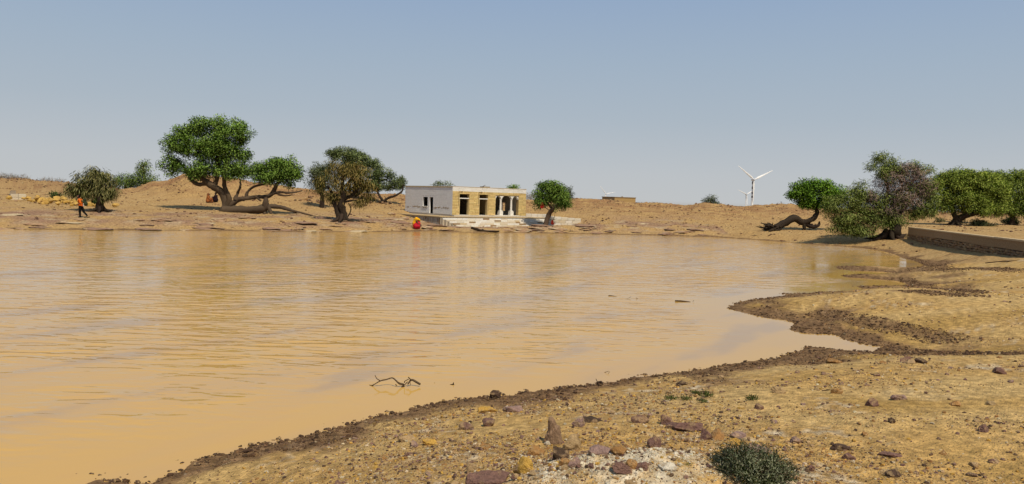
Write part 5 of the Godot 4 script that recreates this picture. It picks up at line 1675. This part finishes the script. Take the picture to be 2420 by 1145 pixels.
	var pl_o := part("standing_stone", pil.done(), M.rock, null, Vector3(st[0], ground(st[0], st[1]) - 0.015, -st[1]))
	tag(pl_o, "tall brown stone standing upright at the top of the near bank", "stone")
	# more loose stones of the near bank, countable but all alike
	var shapes := []
	var cols := [purple, mauve, rust, tan, dark, purple, lin(0.26, 0.155, 0.10), tan]
	var tones := ["purple-brown", "mauve", "rust-coloured", "tan", "blackish", "purplish", "dull brown", "sandy"]
	for k in 24:
		shapes.append(stone(2, 10, Vector3(1.0, rng.randf_range(0.45, 0.75), rng.randf_range(0.7, 1.0)), 0.25, vary(cols[k % 8], 0.12), vary(tan, 0.1)))
	for k in 150:
		var x := 0.0
		var d := 0.0
		while true:
			d = 4.6 * pow(6.0, rng.randf())
			x = d * rng.randf_range(-0.25, 0.70)
			if sd(x, d) > 0.25 and rng.randf() < 0.55 + n_big.get_noise_2d(x * 4.0, d * 4.0): break
		var w := rng.randf_range(0.018, 0.05) * (0.75 + d * 0.045)
		var o := rest("stone", shapes[k % 24], x, d, w * 0.2, rng.randf_range(0, TAU), "small " + tones[k % 8] + " stone lying loose on the gravelly near bank", "stone", "small loose stones of the near bank")
		o.scale = Vector3.ONE * w
	for k in 80:
		var x := 0.0
		var y := 0.0
		while true:
			x = rng.randf_range(-0.9, 2.6)
			y = rng.randf_range(4.9, 7.6)
			if rng.randf() < exp(-pow((x - 0.8) / 1.3, 2.0) - pow((y - 6.2) / 1.0, 2.0)): break
		var w := rng.randf_range(0.016, 0.048)
		var o := rest("stone", shapes[k % 24], x, y, w * 0.12, rng.randf_range(0, TAU), tones[k % 8] + " broken stone among the rubble of the whitish mound in front", "stone", "broken stones on the mound in front")
		o.scale = Vector3.ONE * w
	# half-drowned clods and stones along the near waterline
	for k in 60:
		var e := rng.randi_range(6, 28)
		var p := pond[e].lerp(pond[e + 1], rng.randf()) + Vector2(rng.randf_range(-0.25, 0.25), rng.randf_range(-0.25, 0.3))
		if p.y > 25.0: continue
		var w := rng.randf_range(0.02, 0.06) * (0.7 + p.y * 0.02)
		var o := rest("mud_clod", shapes[(k % 3) * 8 + 4], p.x, p.y, w * 0.25, rng.randf_range(0, TAU), "dark wet clod or stone lying along the near waterline", "clod", "wet clods along the near waterline")
		o.scale = Vector3.ONE * w
	# yellow rubble heaped on the left
	var ysh := []
	for k in 10:
		ysh.append(stone(2, 12, Vector3(1.0, rng.randf_range(0.55, 0.8), rng.randf_range(0.6, 0.9)), 0.12, vary(lin(0.56, 0.345, 0.085), 0.16), vary(lin(0.44, 0.27, 0.09), 0.1)))
	for k in 84:
		var u := rng.randf()
		var a := Vector2(-44.70, 69.98).lerp(Vector2(-37.60, 64.99), u) if k % 3 else Vector2(-39.61, 66.26).lerp(Vector2(-33.96, 63.89), u)
		a += Vector2(rng.randf_range(-0.5, 0.5), rng.randfn(1.2, 1.3))
		var w := rng.randf_range(0.15, 0.38)
		var o := rest("rubble_stone", ysh[k % 10], a.x, a.y, w * rng.randf_range(0.2, 0.9), rng.randf_range(0, TAU), "broken yellow building stone heaped between the ruined wall and the umbrella-shaped tree", "stone", "yellow rubble on the left shore")
		o.scale = Vector3.ONE * w
	# flat sandstone ledges of the far shore
	var lsh := []
	for k in 9:
		lsh.append(stone(2, 9, Vector3(1.0, rng.randf_range(0.07, 0.13), rng.randf_range(0.45, 0.8)), 0.2, vary([lin(0.42, 0.28, 0.16), lin(0.30, 0.185, 0.125), lin(0.55, 0.42, 0.26)][k % 3], 0.1), vary(lin(0.36, 0.22, 0.13), 0.1)))
	for k in 110:
		var x := 0.0
		var d := 0.0
		while true:
			x = rng.randf_range(-36.0, 18.0)
			d = rng.randf_range(48.0, 78.0)
			var q := sd(x, d)
			if q > 0.15 and q < 7.0 and rng.randf() < exp(-q * 0.3): break
		var w := rng.randf_range(0.35, 1.15)
		var o := rest("rock_ledge", lsh[k % 9], x, d, 0.0, rng.randf_range(-0.5, 0.5), "flat layered sandstone slab at the waterline " + ("in front of the umbrella-shaped tree" if x < -24.0 else "below the leaning tree" if x < -15.0 else "left of the stone steps" if x < -5.0 else "in front of the stone steps" if x < 5.0 else "under the earth bank right of the steps"), "rock ledge", "flat sandstone slabs along the far shore", M.slab)
		o.rotation.x *= 0.35
		o.rotation.z *= 0.35
		o.scale = Vector3(w, w * rng.randf_range(0.7, 1.6), w)
	for q in [[-9.74, 68.72, 1.291, 0.304, "broad pale slab jutting out left of the platform below the pavilion"], [-8.67, 66.37, 0.880, 0.293, "tilted pale slab above the crouching person in yellow and red"], [-12.34, 77.87, 1.291, 0.258, "long flat slab between the olive-brown tree and the platform"], [-7.22, 64.95, 1.435, 0.287, "dark-edged slab in front of the stained platform"]]:
		var o := rest("rock_ledge", lsh[2], q[0], q[1], 0.08, 0.1, q[4], "rock ledge", "", M.slab)
		o.scale = Vector3(q[2] * 0.6, 2.0, q[2] * 0.6)
	# dark rubble strewn below the bank, left of the olive-brown tree and behind the pavilion's left end
	for k in 46:
		var a := Vector2(-21.99, 83.37) if k < 26 else Vector2(-14.72, 89.60)
		a += Vector2(rng.randfn(0.0, 1.3), rng.randfn(0.0, 1.6))
		var w := rng.randf_range(0.12, 0.32)
		var o := rest("stone", shapes[[0, 2, 6, 3, 4][k % 5]], a.x, a.y, w * 0.2, rng.randf_range(0, TAU), "dark broken stone in the rubble under the bank " + ("left of the olive-brown tree" if k < 26 else "beside the pavilion's white side wall"), "stone", "dark rubble under the bank")
		o.scale = Vector3.ONE * w
	# gravel, clods and the stony litter of the banks
	var peb := []
	for k in 4:
		peb.append(stone(0, 5, Vector3(1.0, rng.randf_range(0.5, 0.8), rng.randf_range(0.7, 1.0)), 0.3, Color.WHITE))
	var pl := []
	var pc := [tan, lin(0.27, 0.165, 0.115), purple, ochre, lin(0.62, 0.50, 0.32), rust, tan, lin(0.20, 0.125, 0.07), dark]
	while pl.size() < 110000:
		var d := 3.2 * pow(9.5, rng.randf())
		var an := rng.randf_range(-0.55, 0.68)
		var x := d * tan(an)
		var s := sd(x, d)
		if s < 0.1: continue
		var thick := 0.5 + 0.9 * n_mid.get_noise_2d(x * 0.5, d * 0.5) + exp(-pow((x - 0.9) / 1.6, 2.0) - pow((d - 6.0) / 1.8, 2.0)) - (0.35 if x > 3.0 and d > 7.0 else 0.0)
		if rng.randf() > thick: continue
		var w := 0.0034 * pow(rng.randf(), -0.5) * (0.6 + 0.075 * d)
		w = minf(w, 0.018 + 0.0012 * d)
		var b := Basis(rdir(), rng.randf_range(0, TAU)).scaled(Vector3(w, w * 0.8, w))
		var c := vary(pc[rng.randi() % 9], 0.2)
		if s < 0.7: c = c.lerp(lin(0.16, 0.095, 0.05), 0.7)
		elif rng.randf() < 0.5 * exp(-pow((x - 1.1) / 1.0, 2.0) - pow((d - 5.6) / 1.0, 2.0)): c = vary(lin(0.72, 0.62, 0.45), 0.15)
		pl.append([Transform3D(b, Vector3(x, ground(x, d) + w * 0.2, -d)), c])
	scatter("gravel", peb, pl, "gravel and grit strewn over the near bank", "gravel")
	pl = []
	while pl.size() < 22000:
		var d := 6.0 * pow(8.0, rng.randf())
		var x := d * tan(rng.randf_range(-0.5, 0.68))
		var s := sd(x, d, true)
		var lim := 0.55 + 0.5 * n_mid.get_noise_2d(x * 0.6 + 7.0, d * 0.6 - 3.0) + (0.5 if x > 3.0 else 0.0)
		lim *= clampf(0.9 + 1.2 * n_big.get_noise_2d(x * 3.0 + 90.0, d * 3.0), 0.3, 1.6)
		var ok := s > -0.12 and s < lim and rng.randf() < exp(-maxf(0.0, s) / (lim * 0.6)) * (0.6 + n_mid.get_noise_2d(x * 2.0, d * 2.0))
		if not ok and s > 0.0:
			for g in GULLIES:
				var p := Vector2(x, d)
				if p.distance_to(Geometry2D.get_closest_point_to_segment(p, Vector2(g[0], g[1]), Vector2(g[2], g[3]))) < g[4] * 0.7: ok = true
		if not ok: continue
		var w := 0.0055 * pow(rng.randf(), -0.5) * (0.6 + 0.05 * d)
		w = minf(w, 0.045)
		var b := Basis(rdir(), rng.randf_range(0, TAU)).scaled(Vector3(w, w * 0.7, w))
		pl.append([Transform3D(b, Vector3(x, ground(x, d) + w * 0.2, -d)), vary([lin(0.12, 0.068, 0.036), lin(0.19, 0.11, 0.055), lin(0.085, 0.05, 0.03)][rng.randi() % 3], 0.25)])
	scatter("mud_clods", peb, pl, "crumbly dark clods of drying mud along the near shore", "mud")
	pl = []
	while pl.size() < 24000:
		var x := rng.randf_range(-75.0, 70.0)
		var d := rng.randf_range(50.0, 118.0)
		var s := sd(x, d)
		if s < 0.4: continue
		var l := land(x, d, s)
		var patch := n_big.get_noise_2d(x * 1.3 + 9.0, d * 1.3) + 0.5 * n_mid.get_noise_2d(x * 0.5, d * 0.5)
		if rng.randf() > (0.25 + 0.5 * l.y) * clampf(0.5 + patch * 1.6, 0.04, 1.3): continue
		var w := 0.04 * pow(rng.randf(), -0.5)
		w = minf(w, 0.17)
		var b := Basis(rdir(), rng.randf_range(0, TAU)).scaled(Vector3(w, w * 0.6, w))
		pl.append([Transform3D(b, Vector3(x, ground(x, d) + w * 0.15, -d)), vary([lin(0.20, 0.105, 0.06), lin(0.28, 0.165, 0.09), lin(0.42, 0.29, 0.15), lin(0.13, 0.07, 0.045)][rng.randi() % 4], 0.2)])
	scatter("bank_rubble", peb, pl, "reddish stony litter over the far banks", "rubble")

# ------------------------------------------------------------------ small plants, twigs and driftwood
func tuft(x: float, d: float, w: float, n: int, col: Color, label: String) -> void:
	var t := tag(thing("plant", Vector3(x, ground(x, d), -d)), label, "plant")
	var s := Shape.new()
	for k in n:
		var a := rng.randf_range(0, TAU)
		var out := Vector3(cos(a), 0, sin(a)) * rng.randf() * w * 0.5
		var dir := (out / w + Vector3(0, rng.randf_range(0.25, 1.0), 0) + rdir() * 0.4).normalized()
		leaf(s, out + Vector3(0, rng.randf_range(0.0, w * 0.18), 0), dir, dir.cross(rdir()).normalized(), w * rng.randf_range(0.15, 0.34), w * rng.randf_range(0.03, 0.07), (dir + Vector3.UP).normalized(), vary(col, 0.3))
	part("leaves", s.done(), M.leaf, t)
	var st := Shape.new()
	for k in 5:
		var dd := rdir()
		dd.y = absf(dd.y) * 0.6
		st.tube([Vector3(0, -0.01, 0), dd * w * 0.2, dd * w * 0.4], [w * 0.02, w * 0.016, w * 0.008], 4, lin(0.2, 0.14, 0.08))
	part("stem", st.done(), M.bark, t)

# twigs: limbs as for trees
func sticks(called: String, label: String, category: String, limbs: Array, col: Color, group := "") -> Node3D:
	var at := Vector3(limbs[0][0], limbs[0][1], limbs[0][2])
	var t := tag(thing(called, at), label, category, group)
	for l in limbs:
		var p := []
		var r := []
		for k in range(0, l.size(), 4):
			p.append(Vector3(l[k], l[k + 1], l[k + 2] + rng.randf_range(-0.06, 0.06)) - at)
			r.append(l[k + 3])
		var c := curve(p, r, 3)
		var s := Shape.new()
		s.tube(c[0], c[1], 6, vary(col, 0.15), 0.3, n_vol)
		part("twig", s.done(), M.bark, t)
	return t

func build_plants() -> void:
	rng.seed = 730
	# the spiny cushion bush in front
	var bx := Vector2(1.81, 5.49)
	var b := tag(thing("spiny_bush", Vector3(bx.x, ground(bx.x, bx.y), -bx.y)), "low grey-green spiny cushion bush cut by the bottom edge", "bush")
	var s := Shape.new()
	var st := Shape.new()
	var R0 := 0.33
	for k in 420:
		var dir := rdir()
		dir.y = absf(dir.y) * 0.85 + 0.05
		dir = dir.normalized()
		var len := R0 * rng.randf_range(0.78, 1.06) * (1.0 + 0.30 * n_vol.get_noise_3dv(dir * 4.0) + (0.22 if rng.randf() < 0.06 else 0.0))
		var tip := Vector3(dir.x * len, dir.y * len * 0.62, dir.z * len)
		var base := Vector3(dir.x, 0, dir.z) * R0 * 0.25
		var mid := base.lerp(tip, 0.55) + rdir() * 0.012
		st.tube([base, mid, tip], [0.0032, 0.0025, 0.0014], 4, vary(lin(0.20, 0.16, 0.10), 0.2))
		for q in rng.randi_range(14, 36):
			var t := rng.randf_range(0.45, 1.02)
			var p := base.lerp(tip, t) + rdir() * 0.018
			var d := (dir * 0.8 + rdir()).normalized()
			leaf(s, p, d, d.cross(rdir()).normalized(), rng.randf_range(0.016, 0.034), rng.randf_range(0.0045, 0.008), (d * 0.4 + dir).normalized(), vary(lin(0.085, 0.10, 0.052).lerp(lin(0.27, 0.28, 0.18), pow(rng.randf(), 1.6)), 0.2))
	part("stems", st.done(), M.bark, b)
	part("foliage", s.done(), M.leaf, b)
	var green := lin(0.085, 0.10, 0.03)
	for q in [[2.13, 9.83, 0.141, 0.054, "small green tuft, leftmost of the row near the mud"], [2.31, 9.75, 0.129, 0.054, "small green tuft at the left of the middle cluster near the mud"], [2.55, 10.25, 0.113, 0.068, "small green tuft at the back of the middle cluster near the mud"], [2.61, 9.91, 0.175, 0.071, "largest green tuft of the middle cluster near the mud"], [2.43, 9.38, 0.104, 0.041, "small green tuft at the front of the middle cluster near the mud"], [3.05, 9.43, 0.146, 0.063, "green tuft alone on the sand, rightmost of the row near the mud"]]:
		tuft(q[0], q[1], q[2] * 1.15, 170, green, q[4])
	tuft(2.67, 7.01, 0.07, 40, lin(0.10, 0.13, 0.07), "tiny grey-green seedling right of the spiny bush")
	tuft(1.31, 5.39, 0.06, 40, lin(0.14, 0.16, 0.04), "tiny yellow-green seedling on the whitish slope")
	# low shrubs under the right-hand trees and by the rubble
	var sage := {"a": lin(0.07, 0.085, 0.04), "b": lin(0.16, 0.175, 0.085), "l": 0.22, "w": 0.05, "clump": 0.35, "dens": 1.3, "droop": -0.1, "cut": -0.35}
	for q in [[50.83, 87.16, 1.252, 0.578, "round grey-green shrub at the foot of the forked black trunk"], [51.23, 84.33, 2.516, 0.606, "long low grey-green shrub right of the forked black trunk"], [50.41, 90.50, 0.800, 0.400, "small round shrub on the sand between the half-dead tree and the forked trunk"], [60.59, 93.32, 2.269, 0.825, "leafy grey-green shrub above the retaining wall near the right edge"], [52.45, 83.82, 1.389, 0.370, "flat yellowish clump of grass above the retaining wall"]]:
		var y := ground(q[0], q[1])
		tree("shrub", q[4], "shrub", [], [q[0], y + q[3] * 0.4, -q[1], q[2] * 0.5, q[3] * 0.6], sage)
	var rank := sage.duplicate()
	rank.a = lin(0.045, 0.075, 0.02)
	rank.b = lin(0.09, 0.13, 0.035)
	for q in [[-43.83, 72.11, 1.594, 0.518, "dark green bush sprawling behind the yellow rubble"], [-36.15, 64.85, 0.645, 0.502, "small dark green bush among the yellow rubble behind the walking person"]]:
		var y := ground(q[0], q[1] + 1.5)
		tree("bush", q[4], "bush", [], [q[0], y + q[3] * 0.45, -q[1] - 1.5, q[2] * 0.5, q[3] * 0.6], rank)
	# branches in the water
	var grey := lin(0.16, 0.105, 0.06)
	sticks("dead_branch", "bare forked branch sticking out of the muddy water near the bank", "branch", [[-2.17, 0.00, -11.82, 0.006, -2.11, 0.01, -11.82, 0.008, -2.05, 0.05, -11.82, 0.009, -1.98, 0.09, -11.82, 0.010, -1.90, 0.10, -11.82, 0.011, -1.81, 0.13, -11.82, 0.011, -1.75, 0.11, -11.82, 0.012, -1.71, 0.08, -11.82, 0.014, -1.68, 0.05, -11.82, 0.017, -1.63, 0.02, -11.82, 0.018, -1.64, -0.02, -11.82, 0.013], [-1.98, 0.09, -11.82, 0.007, -2.04, 0.12, -11.82, 0.007, -2.08, 0.16, -11.82, 0.005], [-2.11, 0.01, -11.82, 0.008, -2.07, -0.03, -11.82, 0.010], [-1.76, 0.02, -11.82, 0.007, -1.73, -0.01, -11.82, 0.009, -1.69, -0.04, -11.82, 0.013], [-1.63, 0.02, -11.82, 0.013, -1.66, -0.02, -11.82, 0.013, -1.69, -0.05, -11.82, 0.010], [-1.62, 0.05, -11.82, 0.008, -1.60, 0.10, -11.82, 0.008, -1.55, 0.12, -11.82, 0.008], [-1.56, 0.04, -11.82, 0.011, -1.51, 0.10, -11.82, 0.016, -1.42, 0.06, -11.82, 0.018, -1.37, 0.04, -11.82, 0.016], [-1.51, 0.10, -11.82, 0.011, -1.56, 0.15, -11.82, 0.007], [-1.62, 0.02, -11.82, 0.008, -1.57, 0.07, -11.82, 0.007], [-1.52, 0.09, -11.82, 0.005, -1.51, 0.03, -11.82, 0.004]], grey)
	sticks("twig_stub", "short dark stub with an upright spike in the water right of the forked branch", "twig", [[-0.93, -0.01, -12.08, 0.008, -0.88, 0.00, -12.08, 0.015, -0.85, -0.00, -12.08, 0.013], [-0.87, -0.00, -12.08, 0.011, -0.86, 0.04, -12.08, 0.005]], lin(0.06, 0.04, 0.03))
	sticks("twig_stub", "tiny upright twig tip just right of the forked branch in the water", "twig", [[-1.17, -0.02, -12.15, 0.005, -1.17, 0.01, -12.15, 0.003]], grey)
	sticks("driftwood", "dark branch lying along the near waterline with an upright twig", "branch", [[1.13, 0.02, -12.10, 0.013, 1.26, 0.02, -12.10, 0.012, 1.42, 0.02, -12.10, 0.011, 1.63, 0.03, -12.10, 0.009], [1.47, 0.02, -12.10, 0.008, 1.44, 0.09, -12.10, 0.007, 1.41, 0.15, -12.10, 0.004], [1.47, 0.03, -12.10, 0.011, 1.55, 0.01, -12.10, 0.008], [1.44, 0.09, -12.10, 0.009, 1.50, 0.09, -12.10, 0.016, 1.52, 0.07, -12.10, 0.007]], lin(0.07, 0.045, 0.03))
	sticks("twig_stub", "thin twig poking out of the water beyond the branch on the waterline", "twig", [[1.69, -0.00, -13.20, 0.005, 1.75, 0.04, -13.20, 0.004], [1.74, 0.00, -13.20, 0.004, 1.77, 0.04, -13.20, 0.003]], grey)
	sticks("floating_twigs", "dark raft of twigs afloat in the open water", "twigs", [[5.03, 0.02, -23.20, 0.021, 5.24, -0.00, -23.20, 0.033, 5.44, -0.01, -23.20, 0.015], [5.08, 0.03, -23.20, 0.013, 5.26, 0.01, -23.20, 0.021, 5.49, 0.00, -23.20, 0.013], [5.12, -0.00, -23.15, 0.015, 5.33, -0.02, -23.15, 0.018], [5.58, 0.01, -23.20, 0.006, 5.59, 0.06, -23.20, 0.005]], lin(0.10, 0.06, 0.03))
	sticks("floating_twigs", "smaller tuft of floating twigs left of the dark raft", "twigs", [[3.10, 0.01, -24.00, 0.016, 3.20, -0.00, -24.00, 0.024, 3.36, -0.01, -24.00, 0.009]], lin(0.16, 0.09, 0.04))
	sticks("floating_twigs", "faint line of thin twigs between the two floating rafts", "twigs", [[3.50, -0.01, -23.60, 0.007, 3.66, -0.00, -23.60, 0.007], [3.68, 0.01, -23.60, 0.005, 3.75, 0.05, -23.60, 0.005], [3.89, 0.03, -23.60, 0.007, 3.97, -0.01, -23.60, 0.007]], lin(0.22, 0.13, 0.06))
	var heap := []
	sticks("driftwood", "tangled heap of small twigs washed up on the near mud", "twigs", [[2.44, 0.03, -12.85, 0.007, 2.55, 0.08, -12.85, 0.007, 2.66, 0.04, -12.85, 0.006], [2.48, 0.03, -12.85, 0.007, 2.52, 0.10, -12.85, 0.005], [2.51, 0.03, -12.85, 0.007, 2.61, 0.06, -12.85, 0.007, 2.68, 0.04, -12.85, 0.004], [2.43, 0.04, -12.90, 0.006, 2.52, 0.05, -12.90, 0.006, 2.61, 0.01, -12.90, 0.005], [2.56, 0.03, -12.85, 0.006, 2.60, 0.09, -12.85, 0.004]], lin(0.12, 0.075, 0.045))
	sticks("driftwood", "long dark log lying on the shore in front of the stone steps", "log", [[-3.52, 0.36, -65.00, 0.108, -2.98, 0.22, -65.00, 0.122, -2.44, 0.09, -65.00, 0.108, -1.11, 0.12, -65.00, 0.072]], lin(0.05, 0.032, 0.022))
	sticks("driftwood", "thin bent branch on the sand below the retaining wall at the right edge", "branch", [[21.47, 0.72, -34.60, 0.019, 22.27, 0.82, -34.60, 0.025, 22.81, 0.86, -34.60, 0.031, 23.56, 0.98, -34.60, 0.031]], lin(0.08, 0.05, 0.03))
	sticks("driftwood", "thin pale dry stem lying across the near mud", "stem", [[-3.11, 0.02, -8.03, 0.004, -3.02, 0.06, -8.03, 0.004, -2.93, 0.09, -8.03, 0.003]], lin(0.55, 0.42, 0.26))
	sticks("driftwood", "pale curved dry root beside the yellow-ochre rock", "stem", [[0.15, 0.60, -6.95, 0.005, 0.18, 0.64, -6.95, 0.006, 0.22, 0.67, -6.95, 0.004]], lin(0.55, 0.40, 0.22))
	sticks("driftwood", "brown stick lying on the sand left of the orange-brown boulder", "stick", [[4.13, 0.60, -9.98, 0.005, 4.27, 0.59, -9.98, 0.007]], lin(0.16, 0.10, 0.05))
	sticks("driftwood", "short brown stick on the sand between the green tufts", "stick", [[2.83, 0.58, -9.33, 0.006, 2.93, 0.58, -9.33, 0.005]], lin(0.20, 0.12, 0.06))
	sticks("driftwood", "thin stick at the bottom of the sandy flat near the right edge", "stick", [[3.94, 0.86, -6.20, 0.003, 3.97, 0.82, -6.20, 0.004, 4.00, 0.80, -6.20, 0.003]], lin(0.26, 0.16, 0.09))
